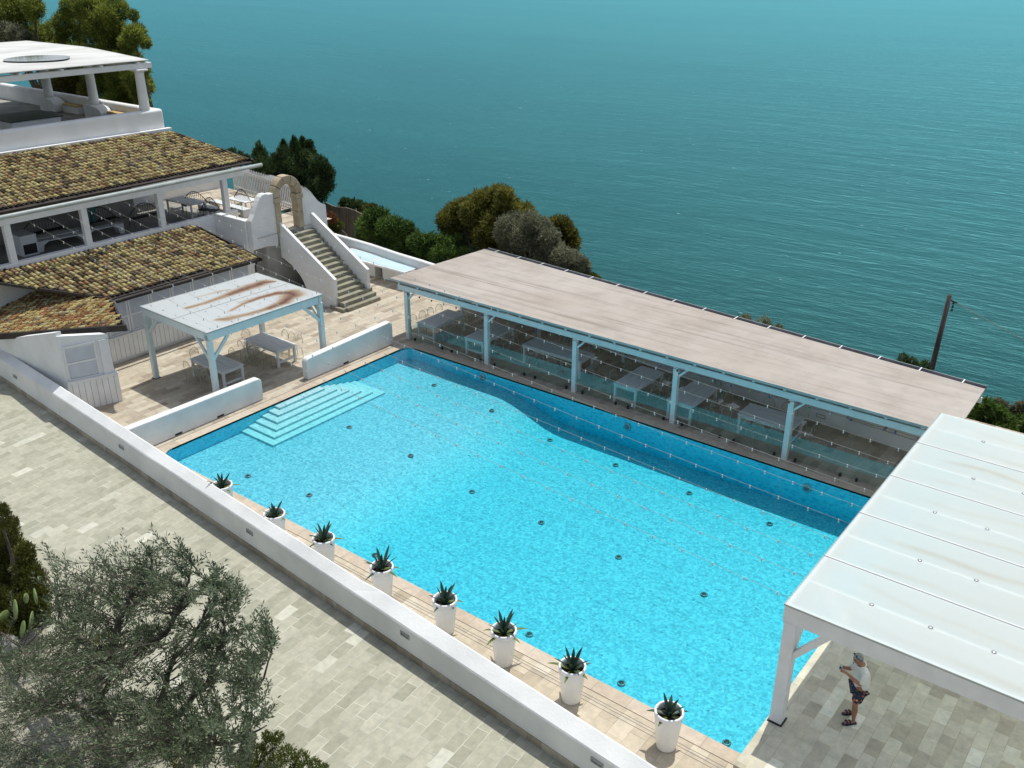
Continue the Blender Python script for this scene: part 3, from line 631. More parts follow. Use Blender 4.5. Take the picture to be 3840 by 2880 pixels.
# ================================================================== LONG CANOPY
lc = thing('long_canopy', 'long low canopy with beige felt roof over the dining tables by the pool', 'canopy', (-16, 26.5, 0))
A, B_, C_, D_ = Vector((-26.95,26.36,2.56)), Vector((-4.6,26.28,2.56)), Vector((-4.75,30.42,2.40)), Vector((-26.88,32.45,2.38))
rf = MB(); rf.add([A,B_,C_,D_]+[p-Vector((0,0,.05)) for p in (A,B_,C_,D_)], [(0,1,2,3),(7,6,5,4),(0,4,5,1),(1,5,6,2),(2,6,7,3),(3,7,4,0)]); rf.build('roof', 'felt', lc)
MB().bar(A+Vector((0,-.016,-.03)), B_+Vector((0,-.016,-.03)), .024, .085).build('fascia', 'gutter_grey', lc)
pxs = [-26.15,-21.86,-17.68,-13.53,-9.43,-5.25]
MB().box(-26.6, 26.43, 2.13, -4.7, 26.57, 2.35).build('beam', 'bounce_white', lc, .006)
MB().box(-26.6, 29.9, 2.10, -4.7, 30.02, 2.28).build('beam', 'bounce_white', lc, .006)
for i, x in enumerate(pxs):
    MB().box(x-.09, 26.41, 0, x+.09, 26.59, 2.128).build('post', 'bounce_white', lc, .008)
    MB().bar((x+.09,26.5,1.80),(x+.42,26.5,2.13),.07,.09,(0,1,0)).build('brace', 'bounce_white', lc, .006)
    MB().box(x-.06, 29.9, .0, x+.06, 30.02, 2.098).build('post', 'bounce_white', lc, .008)
k = 0; x = -26.5
while x < -4.8:
    yb = 32.3+(30.3-32.3)*(x+26.9)/22.2
    MB().box(x-.05, 26.40, 2.352, x+.05, yb, 2.372).build('rafter', 'bounce_white', lc) if False else MB().bar((x,26.42,2.445),(x,yb,2.30),.09,.14).build('rafter', 'bounce_white', lc)
    x += 1.05
gt = MB(); gp, gq = D_+Vector((0,.02,-.02)), C_+Vector((0,.02,-.02))
dy = Vector((0,.26,0))
gt.add([gp, gq, gq+dy, gp+dy, gp-Vector((0,0,.08)), gq-Vector((0,0,.08)), gq+dy-Vector((0,0,.08)), gp+dy-Vector((0,0,.08))], [(4,5,6,7),(0,1,5,4),(3,7,6,2),(0,4,7,3),(1,2,6,5)])
gt.build('gutter', 'gutter', lc)
MB().bar(gp+dy+Vector((0,.012,-.03)), gq+dy+Vector((0,.012,-.03)), .02, .09).build('gutter_lip', 'gutter_grey', lc)
for i in range(16):
    p = gp.lerp(gq, (i+.5)/16); MB().bar(p+Vector((0,-.10,.035)), p+dy+Vector((0,0,.03)), .035, .010).build('gutter_bracket', 'pot', lc)
# glass balustrade between the posts
gb = thing('glass_balustrade', 'clear glass balustrade between the canopy posts and the pool', 'balustrade', (-16,26.5,0))
for i in range(5):
    a, b = pxs[i]+.11, pxs[i+1]-.11; mid = (a+b)/2
    for u, v in ((a, mid-.01), (mid+.01, b)):
        MB().box(u, 26.494, .05, v, 26.506, .88).build('glass_pane', 'glass', gb)
        for q in (u+.25, v-.25): MB().box(q-.03, 26.46, 0, q+.03, 26.54, .11).build('clamp', 'black', gb)

# bench wall behind the tables
bw = thing('bench_wall', 'low white curved bench wall behind the dining tables under the long canopy', 'wall', (-14, 30, 0))
BL = [(-27.2,32.05),(-24.,31.45),(-21.24,30.98),(-18.5,30.5),(-15.96,30.2),(-13.49,30.02),(-10,29.75),(-6.39,29.46),(-3.5,29.25)]
def by(x):
    for (a,b_),(c_,d_) in zip(BL, BL[1:]):
        if a <= x <= c_: return b_+(d_-b_)*(x-a)/(c_-a)
    return BL[0][1] if x < BL[0][0] else BL[-1][1]
f = MB()
for a, b in zip(BL, BL[1:]): f.add([(a[0],a[1],0),(b[0],b[1],0),(b[0],b[1],.44),(a[0],a[1],.44),(a[0],a[1]+.7,.44),(b[0],b[1]+.7,.44)], [(0,1,2,3),(3,2,5,4)])
f.build('seat_base', 'plaster', bw)
f = MB()
for a, b in zip(BL, BL[1:]): f.bar((a[0],a[1]+.82,.45),(b[0],b[1]+.82,.45),.24,.92)
f.build('backrest', 'plaster', bw, .03)
def hump(xa_, xb_):
    P = []; 
    for i in range(13):
        u = i/12; x = xa_+(xb_-xa_)*u; e = min(u, 1-u)*2; h = .44+.50*min(1, math.sin(min(1, e*1.7)*PI/2)); P.append((x, h))
    m = MB(); V = []
    for x, h in P: V += [(x,by(x)-.004,0),(x,by(x)-.004,h),(x,by(x)+.72,h),(x,by(x)+.72,0)]
    m.add(V, [(i*4+a,(i+1)*4+a,(i+1)*4+a+1,i*4+a+1) for i in range(12) for a in range(3)], True); return m
hump(-27.0,-12.6).build('arm', 'plaster', bw) if False else None
hump(-10.7,-8.6).build('arm', 'plaster', bw); hump(-18.4,-12.9).build('arm', 'plaster', bw); hump(-27.1,-20.2).build('arm', 'plaster', bw)
for x in (-17.5, -13.6, -9.5): wall_lamp(bw, (x, by(x)-.002, .24), math.atan2(by(x+.3)-by(x-.3), .6), .34, .14, 'black')
def cushion(x, w, lab):
    a = math.atan2(by(x+w/2)-by(x-w/2), w)
    t = thing('bench_cushion', lab, 'cushion', (x, by(x)+.02, .442), a, 'cream cushions on the bench wall')
    MB().box(-w/2+.015, -.02, 0, w/2-.015, .62, .13).build('seat_pad', 'cushion', t, .05, 3, world=False)
    MB().box(-w/2+.02, .50, .13, w/2-.02, .66, .50).build('back_pad', 'cushion', t, .05, 3, world=False)
for i, x in enumerate((-12.35,-11.75,-11.05)): cushion(x, .62, 'cream bench cushion left of the hump, '+['farthest from it','second from it','right beside it'][i])
for i, x in enumerate((-7.95,-6.65,-5.35)): cushion(x, 1.25, 'long cream bench cushion right of the hump, '+['nearest to it','middle of three','nearest the white canopy'][i])
for i, x in enumerate((-19.75,-19.05)): cushion(x, .65, 'cream bench cushion behind the third table, '+['left one','right one'][i])

# ================================================================== TABLES and CHAIRS
def make_table(label, cx, cy, L, W, rot, group, z=0, Hh=.75, name='dining_table'):
    t = thing(name, label, 'table', (cx,cy,z), rot, group)
    MB().box(-L/2,-W/2,Hh-.035,L/2,W/2,Hh).build('tabletop', 'plank', t, .006, world=False)
    a = MB(); i_ = .06
    a.box(-L/2+i_,-W/2+i_,Hh-.15,L/2-i_,-W/2+i_+.03,Hh-.037); a.box(-L/2+i_,W/2-i_-.03,Hh-.15,L/2-i_,W/2-i_,Hh-.037)
    a.box(-L/2+i_,-W/2+i_+.032,Hh-.15,-L/2+i_+.03,W/2-i_-.032,Hh-.037); a.box(L/2-i_-.03,-W/2+i_+.032,Hh-.15,L/2-i_,W/2-i_-.032,Hh-.037)
    a.build('apron', 'paint_obj', t, world=False)
    for sx in (-1,1):
        for sy in (-1,1):
            MB().box(sx*(L/2-.12),sy*(W/2-.12),0,sx*(L/2-.03),sy*(W/2-.03),Hh-.037).build('leg', 'paint_obj', t, .006, world=False)
        MB().box(sx*(L/2-.105),-W/2+.12,.17,sx*(L/2-.055),W/2-.12,.25).build('stretcher', 'paint_obj', t, world=False)
    return t
TAB = [(-25.37,27.70,2.0,1.0,PI/2,"first"),(-22.73,27.72,2.05,1.0,PI/2,"second"),(-19.5,28.0,2.8,1.0,0,"third"),(-15.6,27.62,2.0,1.0,PI/2,"fourth"),(-13.4,27.62,2.0,1.0,PI/2,"fifth"),(-10.5,27.66,1.95,1.05,0,"last")]
tlab = ['leftmost whitewashed table under the long canopy, beside the low wall','second whitewashed table from the left under the long canopy','longest whitewashed table under the long canopy, set parallel to the pool','fourth whitewashed table from the left, with clear floor on its left','whitewashed table standing behind the fourth canopy post','rightmost whitewashed table, beside bare floor and behind the last visible canopy post']
for (x,y,L,W,r_,nm), lb in zip(TAB, tlab): make_table(lb, x, y, L, W, r_, 'dining tables under the long canopy')
make_table('whitewashed table nearest the garden wall under the rust stained pergola', -29.0, 19.0, 2.05, .98, 0, 'tables under the rust stained pergola')
make_table('whitewashed table under the sea side of the rust stained pergola', -29.0, 21.53, 2.05, .98, 0, 'tables under the rust stained pergola')

def make_chair(label):
    t = thing('clear_chair', label, 'chair', (0,0,0), 0, 'clear acrylic chairs at the tables')     # faces +x
    s = MB(); s.box(-.20,-.20,.43,.20,.20,.455); s.build('seat', 'acrylic', t, .03, 3, world=False)
    pr = []
    for k in range(25):
        a = -.62*PI+k/24*1.24*PI+PI/2; pr.append((-.21-.05*(math.sin(a)*.26+.26)/.5, .20*math.cos(a)*1.0, .68+.24*math.sin(a)))
    back = MB().tube(pr, .011, 6).build('backrest', 'acrylic_rim', t, world=False)
    pn = MB(); c_ = Vector((-.235,0,.68)); pn.add([c_]+[Vector(p) for p in pr], [(0,i,i+1) for i in range(1,len(pr))], True); pn.build('back_panel', 'acrylic', back, world=False)
    for sx, sy in ((1,1),(1,-1),(-1,1),(-1,-1)): MB().tube([(.17*sx,.17*sy,.43),(.20*sx,.19*sy,0)], [.016,.011], 6).build('leg', 'acrylic_rim', t, world=False)
    return t
ch0 = None
def chair(x, y, rz, lab, z=0):
    global ch0
    rz += rnd.uniform(-.12,.12)
    if ch0 is None: ch0 = make_chair(lab); ch0.location = (x,y,z); ch0.rotation_euler = (0,0,rz)
    else: dup(ch0, (x,y,z), rz, lab)
ordn = ['nearest the pool','second from the pool','third from the pool','farthest from the pool']
ordx = ['leftmost','second from left','third from left','fourth from left','rightmost']
def row_y(tab, cx, x, side, ys_, desc):
    for i, y in enumerate(ys_): chair(x, y, 0 if side < 0 else PI, f'chair {ordn[i]} on the {"left" if side<0 else "right"} side of {desc}')
def row_x(xs_, y, far, desc):
    for i, x in enumerate(xs_):
        w = 'rightmost' if i == len(xs_)-1 else ordx[i]
        chair(x, y, -PI/2 if far else PI/2, f'clear chair, {w} on the {"sea side" if far else "pool side"} of {desc}')
d = 'the first canopy table'; row_y(0,-25.4,-26.05,-1,[26.95,27.5,28.05,28.55],d); row_y(0,0,-24.68,1,[27.0,27.65,28.3],d); chair(-25.3,28.98,-PI/2,'clear chair at the sea end of '+d)
d = 'the second canopy table'; row_y(0,0,-23.4,-1,[27.3,28.2],d); row_y(0,0,-22.05,1,[27.15,27.75,28.35],d); chair(-22.6,29.0,-PI/2,'clear chair at the sea end of '+d)
d = 'the longest canopy table'; row_x([-20.5,-19.9,-19.35,-18.8,-18.35],28.68,True,d); row_x([-20.4,-19.75,-19.1,-18.55],27.3,False,d); chair(-17.85,28.0,PI,'clear chair at the right end of '+d)
d = 'the fourth canopy table'; row_y(0,0,-16.3,-1,[27.3,28.3],d); row_y(0,0,-14.92,1,[27.2,27.8,28.4],d)
d = 'the fifth canopy table'; row_y(0,0,-14.1,-1,[27.75,28.3],d); row_y(0,0,-12.72,1,[27.4,28.2],d); chair(-13.2,28.95,-PI/2,'clear chair at the sea end of '+d)
d = 'the rightmost canopy table'; row_x([-11.0,-10.35,-9.75],28.42,True,d); row_x([-11.1,-10.5,-9.9],26.95,False,d); chair(-9.25,27.65,PI,'clear chair at the right end of '+d)
chair(-12.05,27.55,PI/2+.4,'loose clear chair left of the rightmost canopy table, nearer the pool'); chair(-12.1,28.15,-.5,'loose clear chair left of the rightmost canopy table, toward the bench')
d = 'the pergola table nearest the garden wall'; row_x([-29.6,-29.05,-28.5],18.32,False,d); row_x([-29.3,-28.5],19.68,True,d); chair(-30.25,19.05,0,'clear chair at the left end of '+d)
d = 'the sea side pergola table'; row_x([-29.65,-29.1,-28.55],20.85,False,d); row_x([-29.2,-28.75,-28.3],22.22,True,d); chair(-30.25,21.5,0,'clear chair at the left end of '+d)

# ================================================================== FESTOON LIGHTS
ptsL = [(104,826),(178,813),(247,799),(320,783.5),(388,767),(461,755),(528,742.6),(607,736)]
yL = [GX(a,b,-37.3).y for a, b in ptsL]; st_ = (yL[-1]-yL[0])/7; yL += [yL[-1]+st_, yL[-1]+2*st_]
yR = [15.75+.845*i for i in range(10)]
names = ['nearest the garden wall','second from the garden wall','third from the garden wall','fourth from the garden wall','fifth from the garden wall','fifth from the long canopy','fourth from the long canopy','third from the long canopy','second from the long canopy','nearest the long canopy']
bulb_me = sock_me = None
for i in range(10):
    a = Vector((-37.2, yL[i], 5.22)); b = Vector((-4.99, 15.75+(23.5-15.75)*i/9, 3.02))
    fs = thing('festoon_lights', 'string of small clear bulbs across the pool, '+names[i], 'string lights', tuple(a), 0, 'festoon strings over the pool')
    P = []
    for k in range(41): u = k/40; p = a.lerp(b, u); p.z -= .42*4*u*(1-u); P.append(p)
    MB().tube(P, .0035, 4).build('cable', 'cable', fs)
    nb = 43
    for k in range(nb):
        u = (k+.5)/nb; p = a.lerp(b, u); p.z -= .42*4*u*(1-u)
        if bulb_me is None:
            o = MB().lathe([(.004,-.085),(.016,-.075),(.020,-.058),(.016,-.038),(.012,-.032)], 8, cap=False).build('bulb', 'bulb', fs, world=False); bulb_me = o.data
            s = MB().lathe([(.013,-.036),(.016,-.014),(.012,.010)], 8).build('socket', 'socket', o, world=False); sock_me = s.data
        else:
            o = bpy.data.objects.new('bulb', bulb_me); col.objects.link(o); o.parent = fs
            s = bpy.data.objects.new('socket', sock_me); col.objects.link(s); s.parent = o
        o.location = p-a
# little party bulbs under the front beam of the long canopy
fs = thing('party_lights', 'string of little coloured bulbs hung under the front beam of the long canopy', 'string lights', (-26.5,26.5,2.13))
MB().tube([(-26.3+.5*k,26.40,2.10-.03*(k%2)) for k in range(43)], .005, 4).build('cable', 'black', fs)
cols = [(.02,.10,.22),(.30,.03,.05),(.02,.28,.10),(.5,.5,.46),(.08,.05,.2),(.30,.30,.08)]
for k in range(32):
    m_ = 'pbulb%d' % (k % 6)
    if m_ not in M: M[m_] = stdmat('tinted_bulb_glass', cols[k % 6], None, .15, spec=.6)
    MB().lathe([(.012,.0),(.03,-.03),(.034,-.055),(.02,-.085),(.004,-.092)], 8, (-26.0+.66*k,26.40,2.09)).build('bulb', m_, fs)

# ================================================================== RUST STAINED PERGOLA
rp = thing('rust_stained_pergola', 'white pergola with rust stained sheet top over two tables', 'pergola', (-28.9, 20, 0))
hp = 2.93
c1, c2, c3, c4 = [GZ(a,b,hp) for a, b in ((523.4,1148),(773.7,1249.3),(1210.4,1102.8),(963,1022.5))]   # far-left, near, right, back
cen = (c1+c2+c3+c4)/4
def inset(p, d): q = p.lerp(cen, d/(p-cen).length); return q
for p in (c1,c2,c3,c4):
    q = inset(p, .16); MB().box(q.x-.09,q.y-.09,0,q.x+.09,q.y+.09,hp-.33).build('post', 'bounce_white', rp, .008)
    MB().box(q.x-.13,q.y-.13,0,q.x+.13,q.y+.13,.012).build('post_foot', 'black', rp)
for a, b in ((c1,c2),(c2,c3),(c3,c4),(c4,c1)):
    a2, b2 = inset(a,.12), inset(b,.12); dn = Vector((0,0,-.19)); dd = (b2-a2).normalized()
    MB().bar(a2+dn+dd*.0, b2+dn-dd*.15, .14, .28).build('beam', 'bounce_white', rp, .006)
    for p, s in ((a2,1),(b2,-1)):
        q = Vector((p.x,p.y,0)); MB().bar(q+Vector((0,0,hp-1.05))+dd*s*.10, q+Vector((0,0,hp-.34))+dd*s*.80, .08, .11).build('brace', 'bounce_white', rp, .006)
mid1, mid2 = c1.lerp(c2,.5), c4.lerp(c3,.5)
def lerp_q(q, u, v): return q[0].lerp(q[1],u).lerp(q[3].lerp(q[2],u), v)
def pdist(u, v, pl_):
    best = 9; 
    for (a,b,w0),(c_,d_,w1) in zip(pl_, pl_[1:]):
        L2 = (c_-a)**2+(d_-b)**2; t = max(0,min(1,((u-a)*(c_-a)+(v-b)*(d_-b))/L2)); dx = math.hypot((u-a-t*(c_-a)), (v-b-t*(d_-b))*1.9); w = w0+(w1-w0)*t; best = min(best, dx/w)
    return best
# sheet 1 = back half (c1..mid1 side), u across (0 back edge,1 joint), v along (0 left end,1 right end)
stn = [[[(.72,.20,.05),(.74,.34,.06),(.70,.5,.08),(.66,.62,.10),(.62,.78,.13),(.60,.88,.12),(.72,.95,.03)],[(.35,.35,.03),(.4,.55,.05),(.45,.62,.03)]],
       [[(.62,.20,.05),(.72,.26,.10),(.80,.38,.07),(.84,.55,.07),(.80,.70,.10),(.62,.84,.15),(.46,.87,.12),(.30,.80,.08),(.26,.66,.06),(.30,.50,.04),(.42,.36,.04)],[(.2,.5,.04),(.22,.75,.05)]]]
for hs, q in enumerate(((c1,mid1,mid2,c4),(mid1,c2,c3,mid2))):
    gx, gy = 30, 70; Vt = []; S = []
    for i in range(gx):
        for j in range(gy):
            u = (i/(gx-1))*.992+.004; v = j/(gy-1); p = lerp_q(q,u,v); Vt.append(p)
            s_ = 0
            for pl_, am in zip(stn[hs], (1, .35)):
                dd = pdist(u, v, pl_); s_ = max(s_, am*max(0, math.exp(-dd*dd*1.1)))
            s_ *= .55+.45*math.sin(v*3.3-1.1)**2 if v < .55 else 1.0
            S.append(s_)
    Vt = np.array([tuple(p) for p in Vt]); id_ = np.arange(gx*gy).reshape(gx,gy); Fq = np.stack([id_[:-1,:-1],id_[1:,:-1],id_[1:,1:],id_[:-1,1:]],-1).reshape(-1,4)
    o = npmesh('roof_sheet', Vt, Fq, 'rustsheet', rp, off=rp.location)
    at_ = o.data.attributes.new('stain', 'FLOAT', 'POINT'); at_.data.foreach_set('value', np.array(S, np.float32))
    sd = o.modifiers.new('thick', 'SOLIDIFY'); sd.thickness = .012; sd.offset = -1
    for i in range(3):
        for j in range(6): MB().lathe([(.025,0),(.025,.008),(.004,.014)], 10, tuple(lerp_q(q,(.12+.38*i),(.06+.176*j)))).build('bolt_cap', 'gutter', rp)
MB().bar(mid1+Vector((0,0,.003)), mid2+Vector((0,0,.003)), .05, .012).build('joint_strip', 'gutter_grey', rp)
for v in (.02,.2,.4,.6,.8,.98): MB().bar(lerp_q((c1,c2,c3,c4),.03,v)-Vector((0,0,.09)), lerp_q((c1,c2,c3,c4),.97,v)-Vector((0,0,.09)), .06, .13).build('rafter', 'bounce_white', rp)
for a, b in ((c1,c2),(c2,c3),(c3,c4),(c4,c1)): MB().bar(a-Vector((0,0,.02)), b-Vector((0,0,.02)), .012, .05).build('edge_trim', 'gutter_grey', rp)

# ================================================================== ROOF TILES
def tiles(name, parent, org, u, v, poly, mat='tiles', w=.205, step=.33, L=.44):
    """barrel tiles laid on the plane org + a*u + b*v (u along the eave, v up the slope) wherever (a,b) lies inside poly"""
    u = Vector(u).normalized(); v = Vector(v).normalized(); nrm = u.cross(v).normalized()
    if nrm.z < 0: nrm = -nrm
    a0 = min(p[0] for p in poly); a1 = max(p[0] for p in poly); b0 = min(p[1] for p in poly); b1 = max(p[1] for p in poly)
    def inside(a, b):
        c_ = False; j = len(poly)-1
        for i in range(len(poly)):
            if (poly[i][1] > b) != (poly[j][1] > b) and a < (poly[j][0]-poly[i][0])*(b-poly[i][1])/(poly[j][1]-poly[i][1])+poly[i][0]: c_ = not c_
            j = i
        return c_
    mb = MB(); nseg = 7
    i = 0; a = a0+w/2
    while a < a1:
        b = b0-.06+.0*(i % 2); 
        while b < b1:
            if inside(a, b+.12):
                ja, jb, jr = rnd.uniform(-.012,.012), rnd.uniform(-.03,.03), rnd.uniform(-.03,.03)
                V = []
                for (bb, rad, lift) in ((b+jb, .088, .060+rnd.uniform(0,.012)), (b+jb+L, .072, .022)):
                    for k in range(nseg):
                        t = PI*k/(nseg-1); V.append(Vector(org)+u*(a+ja+jr*(bb-b)+rad*math.cos(t))+v*bb+nrm*(lift+rad*math.sin(t)*.95-.02))
                F = [(k,k+1,nseg+k+1,nseg+k) for k in range(nseg-1)]
                # thin lip at the lower mouth so the tile shows its thickness
                V += [V[k]-nrm*.022*math.sin(PI*k/(nseg-1))+u*(-.018*math.cos(PI*k/(nseg-1))) for k in range(nseg)]
                F += [(k,2*nseg+k,2*nseg+k+1,k+1) for k in range(nseg-1)]
                mb.add(V, F, True)
            b += step
        a += w; i += 1
    o = mb.build(name, mat, parent)
    return o
def plane_ab(org, u, v, P):
    u = Vector(u).normalized(); v = Vector(v).normalized(); d = Vector(P)-Vector(org); return (d.dot(u), d.dot(v))

# ---- lower white house with two tiled roofs
lh = thing('white_house', 'low white louvred house with two barrel tiled roofs behind the rust stained pergola', 'house', (-34, 18, 0))
VX = -37.3                                                     # plane of the veranda front
e0 = Vector((-33.0, 24.45, 2.72)); up = Vector((-4.3, 0, .80)).normalized(); nrm = Vector((0,1,0)).cross(up)
if nrm.z < 0: nrm = -nrm
def onroof(px, py): return GP(px, py, nrm, e0)
RP = [onroof(*p) for p in ((975,975),(733,855),(0,1021),(-260,1086),(-260,1000+26),(0,1063),(411,1122))]
org = (-33.0, 0, 2.72); U = (0,1,0)
polyA = [plane_ab(org, U, up, p) for p in RP]
polyA = [(a, max(b, 0.0)) if b < .25 else (a,b) for a,b in polyA]
roofA = tiles('roof', lh, org, U, up, polyA)
# dark boarding under the tiles, verge and eave fascias
bd = MB(); B3 = [Vector(org)+Vector(U)*a+up*max(b,.1)-nrm*.02 for a,b in polyA]; bd.extr(B3, -nrm*.05); bd.build('roof_deck', 'fascia', roofA)
MB().bar(RP[0]+Vector((.06,.06,.02)), RP[1]+Vector((0,.06,.04)), .05, .14).build('verge', 'fascia', lh)
q0, q1 = Vector((-32.93,24.5,2.66)), Vector((-32.93,17.6,2.66)); MB().bar(q0, q1, .10, .10).build('gutter', 'fascia', lh)
MB().bar(RP[6]+Vector((0,-.03,.01)), RP[5]+Vector((0,-.03,.01)), .07, .10).build('valley_flashing', 'fascia', lh)
MB().tube([(-33.1,24.4,2.6),(-33.3,24.42,2.3),(-33.32,24.42,.1)], .04, 8).build('downpipe', 'fascia', lh)
# walls: wainscot, ledge, louvred shutters, main wing
wx = -33.42
MB().box(wx-.3, 16.2, 0, wx, 24.2, 2.62).build('wall', 'plaster', lh)
MB().box(wx-3.8, 24.0, 0, wx-.302, 24.2, 2.66).build('wall', 'plaster', lh)
wn_ = MB(); wn_.box(wx+.002, 15.2, .16, wx+.10, 20.9, 1.08); wn_.build('wainscot', 'paint', lh)
gr = MB(); 
for i in range(28): gr.box(wx+.1005, 15.4+.2*i, .18, wx+.104, 15.412+.2*i, 1.04)
gr.build('board_joint', 'gutter', lh)
MB().box(wx+.002, 15.2, 1.085, wx+.15, 21.0, 1.13).build('ledge', 'paint', lh)
MB().box(wx+.002, 21.2, .25, wx+.35, 23.6, .80).build('counter', 'plaster', lh, .03)
def shutter(parent, o, ux, w, z0, z1):
    """louvred shutter: frame with slats; o = lower left corner, ux = unit vector to the right as seen"""
    o = Vector(o); ux = Vector(ux); nn = Vector((ux.y,-ux.x,0)); f = MB()
    up_ = Vector((0,0,1))
    for a, b in ((0,.06),(w-.06,w)): f.extr([o+ux*a+nn*.005, o+ux*b+nn*.005, o+ux*b+nn*.05, o+ux*a+nn*.05], up_*(z1-z0))
    for za in (0, (z1-z0)/2-.03, z1-z0-.06): f.extr([o+ux*.062+nn*.005+up_*za, o+ux*(w-.062)+nn*.005+up_*za, o+ux*(w-.062)+nn*.05+up_*za, o+ux*.062+nn*.05+up_*za], up_*.06)
    fr = f.build('shutter', 'paint', parent); s = MB(); z = .09
    while z < z1-z0-.1:
        s.add([o+ux*.065+nn*.012+up_*(z+.045), o+ux*(w-.065)+nn*.012+up_*(z+.045), o+ux*(w-.065)+nn*.046+up_*z, o+ux*.065+nn*.046+up_*z], [(0,1,2,3)]); z += .055
    s.build('slats', 'paint', fr)
for i in range(9): shutter(lh, (wx+.002, 15.35+.98*i, 1.14), (0,1,0), .93, 1.14, 2.5)
# front wing, turned 19 degrees
tx = Vector((.326,.946,0)); nx_ = Vector((.946,-.326,0)); C0 = Vector((-30.28,15.62,0))       # corner post, tx = along the front to the right
fy_ = lambda p: 1272.7-.0747*p
wt = [GP(457,fy_(457)+3,nx_,C0).z, GP(231,fy_(231)+3,nx_,C0).z]; w1 = C0-tx*1.62
wg = MB(); wg.extr([C0, w1, w1+Vector((0,0,wt[1])), C0+Vector((0,0,wt[0]))], -nx_*.2)
wg.extr([C0-nx_*.202, C0-nx_*2.6, C0-nx_*2.6-tx*.2, C0-nx_*.202-tx*.2], (0,0,2.5))
q5, q6 = GY(231,fy_(231)+3,14.1), GY(-60,fy_(-60)+3,14.1); wg.extr([(w1.x-.05,14.1,0),(q6.x,14.1,0),q6,(w1.x-.05,14.1,q5.z)], (0,.2,0)); wg.build('wall', 'plaster', lh)
wv = MB(); wv.extr([C0+nx_*.002, C0+nx_*.09, C0+nx_*.09-tx*1.6, C0+nx_*.002-tx*1.6], (0,0,1.10)); wv.extr([C0+tx*.002+nx_*.09, C0+tx*.09+nx_*.09, C0+tx*.09-nx_*3, C0+tx*.002-nx_*3], (0,0,1.10)); wv.build('wainscot', 'paint', lh)
gr = MB()
for i in range(8): p = C0+nx_*.091-tx*(.06+.2*i); gr.extr([p, p-tx*.012, p-tx*.012+nx_*.003, p+nx_*.003], (0,0,1.04))
gr.build('board_joint', 'gutter', lh)
lg = MB(); lg.extr([C0+nx_*.002+tx*.10, C0+nx_*.14+tx*.10, C0+nx_*.14-tx*1.6, C0+nx_*.002-tx*1.6], (0,0,.05)); lg.v = [(a,b,c_+1.105) for a,b,c_ in lg.v]; lg.build('ledge', 'paint', lh)
for i in range(1):
    o = C0-tx*(.40+1.12*(i+1))+nx_*.003; shutter(lh, (o.x,o.y,1.16), tx, 1.06, 1.16, 2.45)
MB().extr([C0+nx_*.01+tx*.0, C0+nx_*.05, C0+nx_*.05-tx*.34, C0+nx_*.01-tx*.34], (0,0,2.45)).build('corner_board', 'paint', lh)
Ec, Ei = GZ(463,1225,2.9), GZ(411,1122,2.9)                    # eave corner, inner corner
sl = GZ(0,1257,2.0); upw = (sl-Ec).normalized(); uw = (Ei-Ec).normalized()
nw = uw.cross(upw); nw = nw if nw.z > 0 else -nw
PW = [GP(a,b,nw,Ec) for a,b in ((463,1225),(-25,1259),(-40,1062),(0,1068),(411,1126))]
uB = nw.normalized().cross(upw); uB = uB if uB.dot(uw) > 0 else -uB
polyB = [plane_ab(Ec, uB, upw, p) for p in PW]
roofB = tiles('roof', lh, Ec, uB, upw, polyB, 'tiles_warm', .215, .34, .46)
bd = MB(); bd.extr([p-nw*.02 for p in PW], -nw*.06); bd.build('roof_deck', 'fascia', roofB)
fo_ = -uw*.05; MB().bar(Ec+fo_-upw*.1-Vector((0,0,.03)), PW[1]+fo_-Vector((0,0,.03)), .12, .22).build('fascia', 'fascia', lh, .02)
MB().bar(Ec-upw*.05, Ei-upw*.05, .07, .12).build('gutter', 'fascia', lh)

# ---- veranda house above it
vh = thing('veranda_house', 'white veranda house with long tiled roof and open bays above the low house', 'house', (-39.5, 20, 3))
cb_ = 3.72
MB().box(VX-.32, 12, 0, VX, 26.75, cb_).build('parapet', 'plaster', vh, .02)
MB().box(-44.0, 12, 3.0, VX-.322, 30.6, 3.16).build('floor', 'grey_and_shade', vh)
for p in ((52,985),(333,912),(612,853),(853,803)):
    y = GX(p[0],p[1],VX-.15).y; MB().box(VX-.27, y-.13, cb_+.001, VX-.04, y+.13, 5.24).build('post', 'paint', vh, .01)
MB().box(VX-.27, 12, 5.241, VX-.04, 27.35, 5.60).build('beam', 'paint', vh, .01)
MB().box(-42.6, 12, 3.16, -42.3, 24.4, 6.4).build('back_wall', 'grey_and_shade', vh)  # white wall; the veranda's shade is put into its grey colour
MB().box(-42.3, 26.9, 5.30, VX-.3, 27.1, 5.50).build('beam', 'paint', vh)
eo = Vector((-36.85, 0, GX(480,715,-36.85).z)); et = GX(0,577,-42.7); et2 = GX(640,496,-42.7); zt = (et.z+et2.z)/2
vv = (Vector((-42.7,0,zt))-eo); vn = Vector((0,1,0)).cross(vv); vn = vn if vn.z > 0 else -vn
PU = [GP(a,b,vn,eo) for a,b in ((948,606),(642,497),(0,580),(-400,640),(-400,880),(0,795))]
polyU = [plane_ab(eo, (0,1,0), vv, p) for p in PU]; polyU = [(a, 0.0 if b < .35 else b) for a,b in polyU]
roofU = tiles('roof', vh, eo, (0,1,0), vv, polyU, 'tiles', .205, .33)
vvn = vv.normalized(); vnn = vn.normalized()
bd = MB(); bd.extr([eo+Vector((0,1,0))*a+vvn*max(b,.14)-vnn*.02 for a,b in polyU], -vnn*.07); bd.build('roof_deck', 'fascia', roofU)
ymax = polyU[0][0]
MB().tube([eo+Vector((.12,8,-.02)), eo+Vector((.12,ymax+.08,-.02))], .09, 10).build('gutter', 'gutter_grey', vh)
